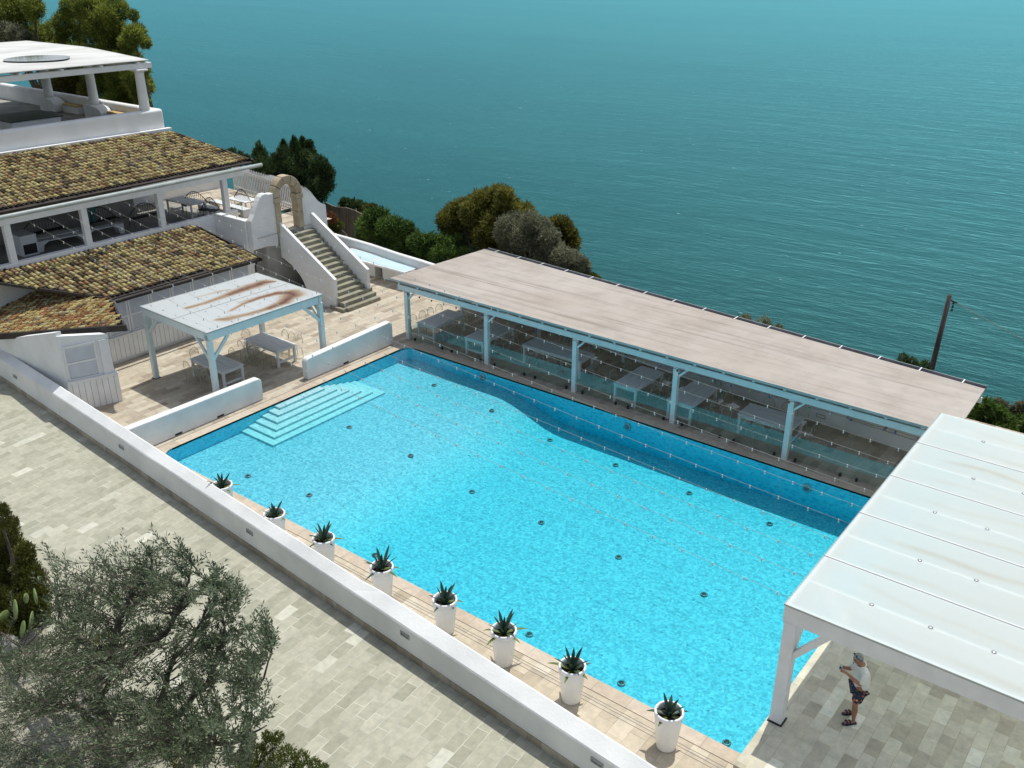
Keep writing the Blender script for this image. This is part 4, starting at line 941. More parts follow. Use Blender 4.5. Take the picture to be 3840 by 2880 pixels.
MB().bar(PU[0]+Vector((0,.05,0)), PU[1]+Vector((0,.05,0)), .06, .14).build('verge', 'fascia', vh)
# parapet of the roof terrace above
pz_, pt_ = 6.86, 7.80
UX0 = -42.95
pp = MB(); pp.box(UX0-.45, 12, 5.0, UX0, 27.15, pt_); pp.build('roof_parapet', 'plaster', vh, .14, 5)
MB().bar((UX0+.16,12,6.93),(UX0+.16,27.3,6.84), .30, .10).build('flashing', 'plaster', vh)
MB().box(-62, 26.85, 5.0, UX0-.46, 27.28, 7.76).build('roof_parapet', 'plaster', vh, .14, 5)
MB().box(-62, 12, 5.0, UX0-.46, 26.84, 6.92).build('terrace_floor', 'grey_and_shade', vh)
# roof terrace pergola
tp = thing('terrace_pergola', 'white roofed pergola on round columns on the upper terrace at far left', 'pergola', (-43.2,26.2,6.9))
for (x,y) in ((-43.25,26.35),(-48.2,26.55),(-52.6,26.45)):
    MB().lathe([(.25,7.60 if x < -45 else 7.72),(.24,8.0),(.215,9.45),(.235,9.62)], 20, (x,y,0)).build('column', 'plaster', tp)
    if x < -45:
        MB().box(x-.42,y-.42,6.9,x+.42,y+.30,7.60).build('pedestal', 'plaster', tp, .04)
        P = [(x+.425,6.95)]+[(x+.425+.75*math.sin(k/8*PI/2), 7.25+.32*math.cos(k/8*PI/2)) for k in range(9)]+[(x+1.175,6.95)]
        MB().extr([(a,y-.40,b) for a,b in P], (0,.66,0)).build('scroll_end', 'plaster', tp)
    MB().box(x-.35,y-.30,9.622,x+.35,y+.30,9.72).build('capital', 'plaster', tp, .03)
MB().box(-43.45, 10, 9.722, -43.1, 27.0, 9.98).build('beam', 'plaster', tp, .02)
MB().box(-60, 26.25, 9.724, -43.46, 26.6, 9.97).build('beam', 'plaster', tp, .02)
for i in range(9): MB().box(-60, 11+1.9*i, 9.982, -43.0, 11.14+1.9*i, 10.05).build('rafter', 'plaster', tp)
rfp = MB(); NX, NY = 12, 10; V = []
for i in range(NX+1):
    for j in range(NY+1):
        x = -43.0-14.5*i/NX; y = 9+(17.8+1.45*min(1,i/NX*14.5/8.))*j/NY; V.append((x, y, 10.12+.02*math.sin(PI*i/NX)+.02*math.sin(PI*j/NY)-.0*x))
o = rfp.add(V, [(i*(NY+1)+j,(i+1)*(NY+1)+j,(i+1)*(NY+1)+j+1,i*(NY+1)+j+1) for i in range(NX) for j in range(NY)], True).build('roof', 'membrane', tp)
sd = o.modifiers.new('thick','SOLIDIFY'); sd.thickness = .04
pdl = thing('roof_puddle', 'dark oval rain puddle lying on the white terrace pergola roof', 'puddle', (-46.5,22.,10.1))
M['puddle'] = stdmat('puddle_water', (.10,.11,.12), (.22,.23,.25), .06, 1.2, spec=.6)
pc_ = GZ(140,222,10.17)
V = [(pc_.x+1.5*math.cos(2*PI*k/36)*(1+.05*math.sin(2*PI*k/12)), pc_.y+1.45*math.sin(2*PI*k/36)*(1+.05*math.cos(2*PI*k/9)), 10.215) for k in range(36)]
MB().sheet(V).build('water_film', 'puddle', pdl)
# benches of the terrace with ochre cushions
tb = thing('terrace_bench', 'built-in white bench between the columns of the upper terrace', 'bench', (-48,27,6.92))
MB().box(-47.0, 26.45, 6.925, -43.46, 26.84, 7.28).build('bench_seat', 'plaster', tb); MB().box(-51.4, 26.45, 6.925, -49.8, 26.84, 7.28).build('bench_seat', 'plaster', tb)
for i, (a, b, lb) in enumerate(((-46.9,-43.6,'ochre bench cushion between the right and middle columns of the upper terrace'),(-51.3,-49.9,'ochre bench cushion between the middle and left columns of the upper terrace'))):
    t = thing('bench_cushion', lb, 'cushion', ((a+b)/2,26.6,7.285), 0, 'ochre cushions on the upper terrace'); MB().box(a, 26.40, 7.285, b, 26.83, 7.38).build('pad', 'tan_cushion', t, .03)
gt_ = thing('stone_table', 'white block table with dark green top on the upper terrace', 'table', (-47.5,23,6.92))
MB().box(-48.6,21.2,6.93,-46.2,23.6,7.55).build('base', 'plaster', gt_, .03); MB().box(-48.7,21.1,7.552,-46.1,23.7,7.60).build('tabletop', 'greencover', gt_)

# ================================================================== GATE WALL, ARCH, STAIRCASE
GXP = -34.7
def gp(px, py): p = GX(px, py, GXP); return (p.y, p.z)
gt = thing('gate_wall', 'white scroll shaped gate wall with sandstone arch at the top of the stairs', 'gate wall', (GXP, 27.5, 0))
Lp = [gp(941,833), gp(953,806), gp(962,775), gp(969,755), gp(976,739), gp(985,729), gp(997,726), gp(1008,728)]
Rp = [gp(1132,697), gp(1147,703), gp(1165,719), gp(1178,736), gp(1189,750), gp(1203,761), gp(1221,768)]
base = gp(955.6,939)[1]
MB().extr([(GXP,Lp[0][0]-.0,base)]+[(GXP,a,b) for a,b in Lp]+[(GXP,26.88,Lp[-1][1]),(GXP,26.88,2.4),(GXP,26.3,base)], (-.34,0,0)).build('scroll_wall', 'plaster_soft', gt, .04, 3)
MB().extr([(GXP,28.62,.0),(GXP,28.62,Rp[0][1]-.02)]+[(GXP,a,b) for a,b in Rp]+[(GXP,Rp[-1][0]+.06,.0)], (-.34,0,0)).build('scroll_wall', 'plaster_soft', gt, .04, 3)
yc, zs, ri, ro = 27.68, 4.62, .49, .82
arc = [(yc+ri*math.cos(PI*k/16), zs+ri*1.12*math.sin(PI*k/16)) for k in range(17)]; arco = [(yc+ro*math.cos(PI*k/16), zs+ro*1.12*math.sin(PI*k/16)) for k in range(17)]
for i0 in range(5):                                         # five voussoirs with pale joints
    a0, a1 = i0*PI/5+.02, (i0+1)*PI/5-.02
    inn_ = [(yc+ri*math.cos(a0+(a1-a0)*k/6), zs+ri*1.12*math.sin(a0+(a1-a0)*k/6)) for k in range(7)]; out_ = [(yc+ro*math.cos(a0+(a1-a0)*k/6), zs+ro*1.12*math.sin(a0+(a1-a0)*k/6)) for k in range(7)]
    MB().extr([(GXP+.06,a,b) for a,b in inn_+out_[::-1]], (-.44,0,0)).build('voussoir', 'sandstone', gt, .02)
for s in (-1, 1):
    MB().box(GXP-.38, yc+s*ri, 3.0, GXP+.06, yc+s*(ri+.30), 3.75).build('jamb', 'sandstone', gt, .02); MB().box(GXP-.38, yc+s*ri, 3.76, GXP+.06, yc+s*(ri+.30), 4.36).build('jamb', 'sandstone', gt, .02)
    MB().box(GXP-.39, yc+s*(ri-.06), 4.37, GXP+.08, yc+s*(ro+.02), 4.61).build('impost', 'sandstone', gt, .02)
    MB().box(GXP-.32, yc+s*(ri+.302), 2.5, GXP-.01, yc+s*(ri+.48), 4.75).build('scroll_wall', 'plaster_soft', gt)
# terrace in front of the veranda, retaining wall facing the low house
rt = thing('retaining_wall', 'white retaining wall with low parapet between veranda house and gate', 'wall', (-36,25.4,0))
MB().box(VX+.002, 25.40, 0, GXP-.342, 25.72, 3.82).build('wall', 'plaster_soft', rt, .03)
MB().box(VX+.002, 25.722, 0, GXP-.36, 30.2, 3.0).build('fill', 'grey_and_shade', rt)
MB().box(GXP-.358, 26.2, 0, GXP-.02, 29.9, 2.98).build('fill', 'grey_and_shade', rt)
pv = MB().sheet([(VX,25.73,3.005),(GXP+.05,25.73,3.005),(GXP+.05,30.2,3.005),(VX,30.2,3.005)]); struct(pv.build('upper_terrace', 'deck'))
struct(MB().sheet([(-44.,26.9,3.17),(VX-.0,26.9,3.17),(VX-.0,30.6,3.17),(-44.,30.6,3.17)]).build('veranda_paving', 'deck'))
# stairs
sx0, sx1 = -34.62, -30.5; ns = 17; rise = 3.0/ns; tread = (sx1-sx0)/(ns-1.)
stc = thing('staircase', 'straight outdoor stone staircase rising to the sandstone arch', 'staircase', (-32.5, 28, 0))
for i in range(ns-1):
    xr = sx1-tread*i; wide = i < 2
    ya, yb = (27.12, 29.16) if i < 3 else (27.32, 28.92)
    MB().box(xr-tread-.02 if i < ns-2 else GXP+.07, ya, max(0,rise*(i+1)-.30), xr, yb, rise*(i+1)).build('step', 'stepstone', stc, .012)
def para(y0_, y1_, za, zb, low=False):
    xa_, xb_ = GXP+.0, -31.2
    bot = [(xb_, .0 if not low else .25), (xa_, .0)]
    P = [(xb_,.0),(xb_,zb),(xa_,za),(xa_,.0)]
    return P
# near parapet carries the wall with the vaulted opening below
arcp = [(-35.3,0),(-35.3,1.95),(-34.9,1.86),(-34.5,1.74),(-34.1,1.58),(-33.8,1.40),(-33.5,1.15),(-33.3,.9),(-33.15,.6),(-33.08,0)]
MB().extr([(x,27.0,z) for x,z in [(-31.2,0),(-31.15,1.43),(GXP-.1,3.56),(GXP-.1,2.45),(-35.3,2.45)]+arcp[1:]], (0,.16,0)).build('parapet', 'plaster', stc, .012)
MB().extr([(x,28.93,z) for x,z in [(-31.1,0),(-31.05,1.44),(GXP,3.56),(GXP,0)]], (0,.17,0)).build('parapet', 'plaster', stc, .012)
MB().box(-35.3,28.3,0,-32.2,28.42,1.2).build('inner_wall', 'grey_and_shade', stc)
MB().box(-31.5,26.9,0,-30.6,27.11,.16).build('kerb', 'stepstone', stc)
MB().box(-32.6,26.985,.25,-32.0,26.998,.75).build('hatch', 'paint', stc)
# white house end block under the gate
MB().box(-37.2,25.1,0,-35.31,25.39,2.6).build('end_wall', 'grey_and_shade', rt)
MB().bar((-35.3,25.36,2.42),(-36.9,25.36,2.42),.05,.06).build('ledge', 'stepstone', rt)

# skylight boxes, bed and curved wall
for i, (xa_, xb_, lb) in enumerate(((-35.55,-33.16,'frosted skylight box beside the stairs, farther from the long canopy'),(-33.12,-30.6,'frosted skylight box with open niche, next to the long canopy'))):
    t = thing('skylight_box', lb, 'skylight', ((xa_+xb_)/2,31.5,0), 0, 'skylight boxes by the curved wall')
    MB().box(xa_,30.92,.80,xb_,32.15,.895).build('slab', 'plaster', t, .012)
    MB().sheet([(xa_+.07,30.99,.8995),(xb_-.07,30.99,.8995),(xb_-.07,32.08,.8995),(xa_+.07,32.08,.8995)]).build('pane', 'frost', t)
    if i == 0: MB().box(xa_,31.45,0,xb_-.02,32.1,.798).build('wall', 'plaster', t)
    else:
        MB().box(xa_+.5,31.42,.05,xb_+.9,32.1,.798).build('wall', 'plaster', t); MB().box(xa_,32.0,0,xa_+.5,32.1,.798).build('niche_back', 'grey_and_shade', t)
cw = thing('curved_wall', 'white curved planter wall running from the stairs to the long canopy', 'wall', (-32.5,32.4,0))
top = [GZ(a,b,1.3) for a,b in ((1225,860),(1243,876),(1316,896),(1385,916),(1489,951),(1576,977),(1640,998),(1720,1025))]
for i in range(len(top)): pass
m_ = MB(); V = []
for p in top: V += [(p.x,p.y+.22,-.3),(p.x,p.y+.22,1.25),(p.x,p.y+.16,1.30),(p.x,p.y+.02,1.30),(p.x,p.y-.03,1.24),(p.x,p.y-.04,-.3)]
m_.add(V, [(i*6+a,(i+1)*6+a,(i+1)*6+a+1,i*6+a+1) for i in range(len(top)-1) for a in range(5)], True); m_.build('wall', 'plaster', cw)
struct(MB().sheet([(-37,31.6,.80),(-26.95,31.6,.80),(-26.95,32.6,.80),(-37,32.9,.80)]).build('planting_bed', 'grey_and_shade'))
# reed fence behind
rfn = thing('reed_fence', 'grey reed matting fence behind the curved wall and stairs', 'fence', (-40,36,0))
tp_ = [GY(a,b,36) for a,b in ((1215,758),(1245,772),(1265,777),(1296,778),(1330,788),(1356,802),(1372,828),(1384,850))]
m_ = MB(); V = []
for p in tp_: V += [(p.x,36-.02*(p.x+40),p.z),(p.x,36-.02*(p.x+40),-1.6)]
V2 = [(a,b+.05,c_) for a,b,c_ in V]; nn_ = len(tp_)
m_.add(V+V2, [(2*i,2*i+1,2*i+3,2*i+2) for i in range(nn_-1)]+[(2*nn_+2*i,2*nn_+2*i+2,2*nn_+2*i+3,2*nn_+2*i+1) for i in range(nn_-1)]+[(2*i,2*i+2,2*nn_+2*i+2,2*nn_+2*i) for i in range(nn_-1)]); m_.build('matting', 'reed', rfn)
for p in tp_[::2]: MB().tube([(p.x,36.12-.02*(p.x+40),-1.6),(p.x,36.12-.02*(p.x+40),p.z+.08)], .04, 6).build('stake', 'bark', rfn)

# picket fence, lean-to roof, terrace furniture of the upper level
pk = thing('picket_fence', 'white picket fence seen through and beside the arch on the upper terrace', 'fence', (-39.5, 29.4, 3.1))
fa, fb = GZ(880,705,3.35), GZ(1110,772,3.35)
A_ = Vector((fa.x,fa.y,3.17)); Bv = Vector((fb.x,fb.y,3.01)); Ln = (Bv-A_).length; dv = (Bv-A_).normalized(); nP = int(Ln/.155)
for z0 in (.28, 1.22): MB().bar(A_+Vector((0,0,z0)), Bv+dv*.8+Vector((0,0,z0)), .04, .09).build('rail', 'paint', pk)
for i in range(nP+6):
    p = A_+dv*(.155*i); m_ = MB(); sd_ = dv*.04; nn2 = Vector((-dv.y,dv.x,0))*.02
    m_.extr([p-sd_-nn2+Vector((0,0,.08)), p+sd_-nn2+Vector((0,0,.08)), p+sd_-nn2+Vector((0,0,1.36)), p-nn2+Vector((0,0,1.46)), p-sd_-nn2+Vector((0,0,1.36))], nn2*1.2); m_.build('picket', 'paint', pk)
sh = thing('lean_to_shed', 'low lean-to with grey reed roof behind the picket fence', 'shed', (-41,33,3))
s0, s1 = GY(925,650,33.2), GY(1050,690,33.2)
MB().bar((s0.x-.6,33.4,s0.z),(s1.x+.8,33.4,s1.z),1.0,.10).build('roof', 'shed', sh)
for x in (s0.x, s1.x-1, s1.x+1): MB().box(x-.06,33.0,1.2,x+.06,33.12,s1.z-.12).build('post', 'paint', sh)
ew = thing('end_wall', 'white low wall behind the sunlit tables of the veranda terrace', 'wall', (-43.8,28,3))
MB().box(-44.0,24.2,3.165,-43.75,30.6,5.0).build('wall', 'plaster', ew)
UZ = 3.17
def up_bench(lab, px_, z, L, W, rot, name='bench', cat='bench', Hh=.45):
    p = GZ(px_[0], px_[1], z+Hh); t = thing(name, lab, cat, (p.x,p.y,z), rot, 'white benches of the upper terrace' if cat == 'bench' else None)
    MB().box(-L/2,-W/2,Hh-.05,L/2,W/2,Hh).build('seat' if cat == 'bench' else 'tabletop', 'paint_obj', t, .01, world=False)
    if cat == 'bench':
        for sx in (-1,1):
            P = [(sx*(L/2-.02),0),(sx*(L/2-.02),Hh-.052),(sx*(L/2-.5),Hh-.052),(sx*(L/2-.30),Hh-.16),(sx*(L/2-.22),0)]
            MB().extr([(a,-W/2,b) for a,b in P], (0,W,0)).build('leg', 'paint_obj', t, world=False)
    else:
        for sx in (-1,1):
            for sy in (-1,1): MB().box(sx*(L/2-.10),sy*(W/2-.10),0,sx*(L/2-.03),sy*(W/2-.03),Hh-.052).build('leg', 'paint_obj', t, world=False)
            MB().box(sx*(L/2-.08),-W/2+.1,.15,sx*(L/2-.05),W/2-.1,.24).build('stretcher', 'paint_obj', t, world=False)
    return t
S2 = lambda x, y: (620+.28933*x, 560+.28933*y)
up_bench('white table half in the sun in the rightmost veranda bay', S2(265,660), UZ, 1.9, .95, .06, 'garden_table', 'table', .75)
up_bench('low white table in full sun beyond the rightmost veranda post', S2(1000,640), UZ-.1, 1.5, .85, .0, 'garden_table', 'table', .62)
up_bench('long white bench in full sun passing behind the last veranda post', S2(830,715), UZ-.05, 2.9, .42, -.05)
up_bench('white bench in full sun beside the half sunlit table', S2(560,735), UZ, 1.3, .45, -.1)
S3 = lambda x, y: (.217*x, 700+.217*y)
up_bench('white bench in shade of the left veranda bay, farther back', S3(900,860-40), UZ, 2.6, .5, 1.5)
up_bench('white bench with curved foot in shade of the left veranda bay', S3(1050,840+20), UZ, 2.2, .42, 1.45)
up_bench('white bench in shade of the second veranda bay', S3(1750,690), UZ, 1.9, .45, 1.5)
cbx = thing('white_cabinet', 'white cabinet beside the corner post of the left veranda bay', 'cabinet', (GZ(80,880,4.1).x, GZ(80,880,4.1).y, UZ))
q = GZ(80,870,4.1); MB().box(q.x-.5,q.y-.35,UZ,q.x+.5,q.y+.35,4.05).build('body', 'paint', cbx, .01); MB().box(q.x+.501,q.y-.28,UZ+.08,q.x+.505,q.y+.28,UZ+.5).build('recess', 'black', cbx)
tc = thing('teal_cloth', 'teal cloth hanging in the second veranda bay', 'cloth', (GX(341,822,-41.0).x,GX(341,822,-41.0).y,4))
q = GX(341,800,-41.0); m_ = MB(); V = []
for i in range(7):
    for j in range(6): V.append((q.x+.06*math.sin(i*2.1+j*.4), q.y-.35+.11*i-(.05*j if i > 3 else -.05*j), q.z+.25-.14*j))
m_.add(V, [(i*6+j,(i+1)*6+j,(i+1)*6+j+1,i*6+j+1) for i in range(6) for j in range(5)], True).build('fabric', 'teal_cloth', tc)
def iron_bench(lab, px_, rot, L=1.5):
    p = GZ(px_[0], px_[1], UZ+.45); t = thing('iron_bench', lab, 'bench', (p.x,p.y,UZ), rot, 'black iron benches')
    arc_ = [(0,-L/2+L*k/14,.45+.55*math.sin(PI*k/14)) for k in range(15)]
    bk = MB().tube(arc_, .018, 6).build('back_frame', 'iron', t, world=False)
    s_ = MB()
    for k in range(1,14): s_.tube([(0,arc_[k][1],.45),arc_[k]], .010, 5)
    s_.build('spindles', 'iron', bk, world=False)
    s_ = MB()
    for k in range(6): s_.box(.02+.075*k,-L/2,.435,.06+.075*k,L/2,.455)
    s_.build('seat', 'iron', t, world=False)
    for sx in (0,.42):
        for sy in (-1,1): MB().tube([(sx,sy*(L/2-.05),0),(sx,sy*(L/2-.05),.44)], .015, 6).build('leg', 'iron', t, world=False)
iron_bench('black iron bench with arched back in shade of the left veranda bay', S3(700,760), .0, 1.9)
iron_bench('black iron bench with arched back at the left of the second veranda bay', S3(1720,560), .0, 1.5)
iron_bench('black iron bench with arched back near the third veranda post', (540,805), .0, 1.7)
iron_bench('black iron bench behind the half sunlit white table', S2(370,690), -.2, 1.3)
iron_bench('black iron bench turned toward the sunlit long bench', S2(590,770), -1.2, 1.0)
iron_bench('black iron bench by the picket fence and low sunlit table', S2(1000,660), PI/2, 1.4)

# ================================================================== UTILITY POLE
up_ = thing('utility_pole', 'dark wooden utility pole leaning slightly behind the long canopy', 'pole', (-7.65,36,-1.5))
pt = GY(3562,1107,36)
MB().tube([(-7.66,36,-1.6),(pt.x,36,pt.z)], [.115,.08], 12).build('shaft', 'darkwood', up_)
MB().bar((pt.x+.06,36,pt.z-.18),(pt.x+.30,36.05,pt.z-.26),.04,.05).build('bracket', 'black', up_)
for dz in (.22,.36,.50): MB().lathe([(.02,0),(.045,.02),(.03,.05),(.045,.08),(.02,.10)], 10, (pt.x+.17,36.02,pt.z-dz-.1)).build('insulator', 'black', up_)
wr_ = thing('power_line', 'thin power line running right from the utility pole', 'wire', (pt.x,36,pt.z-.2))
e_ = GY(4300,1462,58.); s_ = Vector((pt.x+.28,36.05,pt.z-.25)); P = []
for k in range(25): u = k/24; p = s_.lerp(e_, u); p.z -= 1.3*u*(1-u); P.append(p)
MB().tube(P, .014, 5).build('cable', 'wire', wr_)

# ================================================================== PERSON
def skin(name, pts, edges, mat, parent, root=0, sub=2):
    me = bpy.data.meshes.new(name); me.from_pydata([p[:3] for p in pts], edges, []); me.materials.append(M[mat])
    o = bpy.data.objects.new(name, me); col.objects.link(o); o.parent = parent
    s = o.modifiers.new('skin', 'SKIN'); s.use_smooth_shade = True
    lay = me.skin_vertices[0].data
    for i, p in enumerate(pts):
        r_ = p[3]; lay[i].radius = r_ if isinstance(r_, tuple) else (r_, r_); lay[i].use_root = (i == root)
    if sub: u = o.modifiers.new('sub', 'SUBSURF'); u.levels = sub; u.render_levels = sub
    return o
feet = GZ(3199,2694,ZP)
pe = thing('person', 'person in white shirt and flowered shorts holding a small camera under the white canopy', 'person', (feet.x,feet.y,ZP), math.radians(217.9+6))
pts = []; eds = []
def V_(p, r_, par=None):
    pts.append((*p, r_)); 
    if par is not None: eds.append((par, len(pts)-1))
    return len(pts)-1
pel = V_((-.02,0,.93),(.15,.12)); sp = V_((-.03,0,1.10),(.15,.125),pel); chs = V_((-.02,0,1.27),(.155,.12),sp); upc = V_((.02,0,1.40),(.12,.09),chs)
nk = V_((.07,0,1.475),.058,upc); jaw = V_((.125,0,1.545),.072,nk); hd = V_((.15,0,1.615),.092,jaw); tp2 = V_((.155,0,1.68),.078,hd)
ns_ = V_((.245,0,1.565),.016,hd)
for s in (1,-1): V_((.125,s*.095,1.60),.018,hd)
for s in (1,-1):
    dx = .07 if s == 1 else -.05; ft = .02 if s == 1 else -.02
    hp_ = V_((0+ft,s*.095,.86),.098,pel); kn = V_((.03+ft+dx*.6,s*.115,.49),.062,hp_); cf = V_((dx*.9+.0,s*.125,.34),.058,kn); an = V_((dx,s*.13,.10),.038,cf)
    hl = V_((dx-.03,s*.13,.05),.036,an); bl = V_((dx+.13,s*.14,.045),.036,hl); V_((dx+.20,s*.145,.035),.026,bl)
hands = []
for s in (1,-1):
    sh_ = V_((.02,s*.185,1.385),.062,upc); el = V_((.13,s*.245,1.13),.047,sh_); fo = V_((.27,s*.17,1.24),.043,el); wr = V_((.385,s*.085,1.335),.028,fo)
    pm = V_((.435,s*.062,1.365),.030,wr); hands.append((s,pm))
    for q in range(4):
        f0 = V_((.468+.004*q,s*(.060-.004*q),1.395-.018*q),.0095,pm); f1 = V_((.492,s*(.038-.004*q),1.402-.019*q),.0085,f0); V_((.496,s*(.012+.003*q),1.400-.02*q),.0075,f1)
    t0 = V_((.425,s*.035,1.385),.010,pm); V_((.445,s*.012,1.392),.009,t0)
body = skin('body', pts, eds, 'skin', pe)
P2 = []; E2 = []
def W_(p, r_, par=None):
    P2.append((*p, r_))
    if par is not None: E2.append((par, len(P2)-1))
    return len(P2)-1
a = W_((-.02,0,.82),(.205,.165)); b = W_((-.035,0,1.0),(.205,.165),a); c_ = W_((-.03,0,1.2),(.195,.15),b); d_ = W_((.0,0,1.36),(.155,.115),c_); e2 = W_((.055,0,1.435),(.085,.075),d_)
for s in (1,-1): s1 = W_((.02,s*.19,1.37),.088,d_); s2 = W_((.085,s*.232,1.235),.082,s1); W_((.125,s*.246,1.135),.078,s2)
skin('shirt', P2, E2, 'shirt', pe)
MB().tube([(.115*math.cos(t)*.8+.06, .095*math.sin(t), 1.455+.03*math.cos(t+PI)) for t in [2*PI*k/16 for k in range(16)]], .016, 8, closed=True).build('collar', 'shirt', pe, world=False)
P2, E2 = [], []
a = W_((-.015,0,.90),(.175,.145))
for s in (1,-1):
    dx = .07 if s == 1 else -.05; ft = .02 if s == 1 else -.02
    b = W_((ft,s*.10,.80),.128,a); W_((.03+ft+dx*.5,s*.118,.545),.115,b)
skin('shorts', P2, E2, 'shorts', pe)
hm = MB(); V = []; nu, nv = 18, 9
for i in range(nv+1):
    th = PI*.60*i/nv
    for k in range(nu):
        ph = 2*PI*k/nu; fr_ = math.cos(ph); tmax = 1.0 - .28*max(0,fr_)
        t2 = th*tmax; V.append((.147+.104*math.sin(t2)*math.cos(ph)+.004*math.sin(9*ph), .098*math.sin(t2)*math.sin(ph), 1.635+.105*math.cos(t2)+.004*math.sin(7*ph+i)))
hm.add(V, [(i*nu+k,i*nu+(k+1)%nu,(i+1)*nu+(k+1)%nu,(i+1)*nu+k) for i in range(nv) for k in range(nu)], True).build('hair', 'hair', pe, world=False)
for s in (1,-1): MB().ball((.228,s*.034,1.612), .013).build('eye', 'black', pe, world=False)
MB().bar((.236,-.028,1.518),(.236,.028,1.518),.012,.010).build('mouth', 'sandal', pe, world=False)
sg = MB(); sg.tube([(.235,.06,1.70),(.19,.100,1.672),(.08,.108,1.622)], .007, 6); sg.tube([(.235,-.06,1.70),(.19,-.100,1.672),(.08,-.108,1.622)], .007, 6)
for s in (1,-1): sg.ball((.222,s*.04,1.712), .03, 10, 6, (.35,1,.8))
sg.build('sunglasses', 'black', pe, world=False)
MB().tube([(.372+.032*math.cos(t)*.4, -.095+.034*math.cos(t), 1.325+.036*math.sin(t)) for t in [2*PI*k/14 for k in range(14)]], .009, 6, closed=True).build('wristband', 'redleaf', pe, world=False)
for s in (1,-1):
    dx = .07 if s == 1 else -.05
    so = MB(); out_ = [(-.085,.0),(-.07,.038),(0,.045),(.10,.052),(.18,.052),(.235,.030),(.245,0),(.235,-.028),(.18,-.048),(.10,-.045),(0,-.040),(-.07,-.036)]
    so.extr([(dx+x,s*.138+y,.002) for x,y in out_], (0,0,.022)); sn = so.build('sandal', 'sandal', pe, .004, world=False)
    for xx in (.075,.145): MB().tube([(dx+xx,s*.138+.058*math.cos(t),.020+.068*math.sin(t)) for t in [PI*k/8 for k in range(9)]], .016, 6).build('strap', 'sandal', sn, world=False)
cmx = thing('compact_camera', 'small silver camera held in the hands of the person', 'camera', tuple(feet), math.radians(217.9+6))
cm = MB(); cm.box(.462,-.055,1.378,.484,.055,1.442); cm.build('body', 'silver', cmx, .006, world=False)
o = MB().lathe([(.022,0),(.022,.02),(.018,.026)], 14).build('lens', 'black', cmx, world=False); o.location = (.484,0,1.41); o.rotation_euler.y = PI/2
MB().box(.458,-.038,1.385,.4615,.038,1.432).build('screen', 'black', cmx, world=False)
for yy in (.04,-.04): MB().lathe([(.008,0),(.008,.008)], 10, (.473,yy,1.442)).build('button', 'black', cmx, world=False)

# ================================================================== VEGETATION
def cloud(clumps, L, W, up=.3, radial=.6, shell=.45, seed=1, droop=0):
    """leaf quads spread through a set of ellipsoid clumps (cx,cy,cz,rx,ry,rz,n)"""
    r = np.random.default_rng(seed); VV = []
    for cx,cy,cz,rx,ry,rz,n in clumps:
        n = int(n); d = r.normal(size=(n,3)); d /= np.linalg.norm(d,axis=1)[:,None]
        rad = (shell+(1-shell)*r.random(n)**.6)*(1+.13*np.sin(d[:,0]*7+cx*3)*np.sin(d[:,2]*6+cy*2)+.10*r.normal(size=n))
        P = np.array([cx,cy,cz])+d*rad[:,None]*np.array([rx,ry,rz])
        a = d*radial+r.normal(size=(n,3))*.7+np.array([0,0,up]); a /= np.linalg.norm(a,axis=1)[:,None]
        b = np.cross(a, r.normal(size=(n,3))); b /= np.linalg.norm(b,axis=1)[:,None]
        l = L*(.7+.6*r.random(n))[:,None]; w = W*(.7+.6*r.random(n))[:,None]
        VV.append(np.stack([P, P+a*l*.45+b*w*.5, P+a*l, P+a*l*.45-b*w*.5], 1).reshape(-1,3))
    V = np.concatenate(VV); F = np.arange(len(V)).reshape(-1,4); return V, F
def pclump(px, py, Y, rpx, n, fx=1., fz=1., fy=.9):
    p = GY(px, py, Y)
    if Y < 12 and p.z < .3: p = GZ(px, py, .3)
    r_ = rpx*(p-O3).dot(CF)/FOC
    return (p.x, p.y, p.z, r_*fx, r_*fy, r_*fz, n)
def plant(name, label, cat, base, clumps, mat, L, W, trunk=None, seed=1, group=None, bark='bark', **kw):
    t = thing(name, label, cat, tuple(base), 0, group)
    V, F = cloud(clumps, L, W, seed=seed, **kw); npmesh('crown', V, F, mat, t, off=base)
    if trunk:
        m_ = MB(); b0 = Vector(base)
        for i, c_ in enumerate(clumps[:trunk[1]]):
            e = Vector(c_[:3]); mid = b0.lerp(e, .5)+Vector((rnd.uniform(-.2,.2),rnd.uniform(-.2,.2),.1)); m_.tube([b0, mid, e], [trunk[0], trunk[0]*.6, trunk[0]*.2], 7)
        m_.build('trunk', bark, t)
    return t
# pines at the upper left
def pines(lab, base, L_, Y, n, seed, mat='pine', tr=.25):
    cl = [pclump(a,b,Y+((i*37)%5-2)*.5,r_,n*(r_/42.)**1.6) for i,(a,b,r_) in enumerate(L_)]
    return plant('pine_tree', lab, 'pine', base, cl, mat, .24, .05, (tr,6), seed, 'pines of the hillside', radial=1.0, up=.5)
pines('sunlit yellow green pine at the top left corner', (-70,35,3.5), [(20,40,75),(75,10,60),(100,90,50),(10,110,60),(50,140,50),(125,30,40),(130,140,40),(-60,60,90)], 35, 2600, 3)
pines('tall pine rising behind the upper terrace pergola, edge of the sea on its right', (-60,37,2.), [(330,30,55),(390,20,42),(290,70,50),(240,90,42),(200,130,45),(370,100,55),(430,110,45),(340,150,55),(265,150,50),(470,150,40),(400,60,42),(160,150,45),(410,-30,50),(310,-30,50),(225,180,45),(300,215,50),(365,225,45),(420,185,35),(520,120,26),(545,160,20),(500,60,18),(455,40,30),(340,-10,60),(260,30,34),(450,150,44),(400,215,45)], 37, 2600, 4)
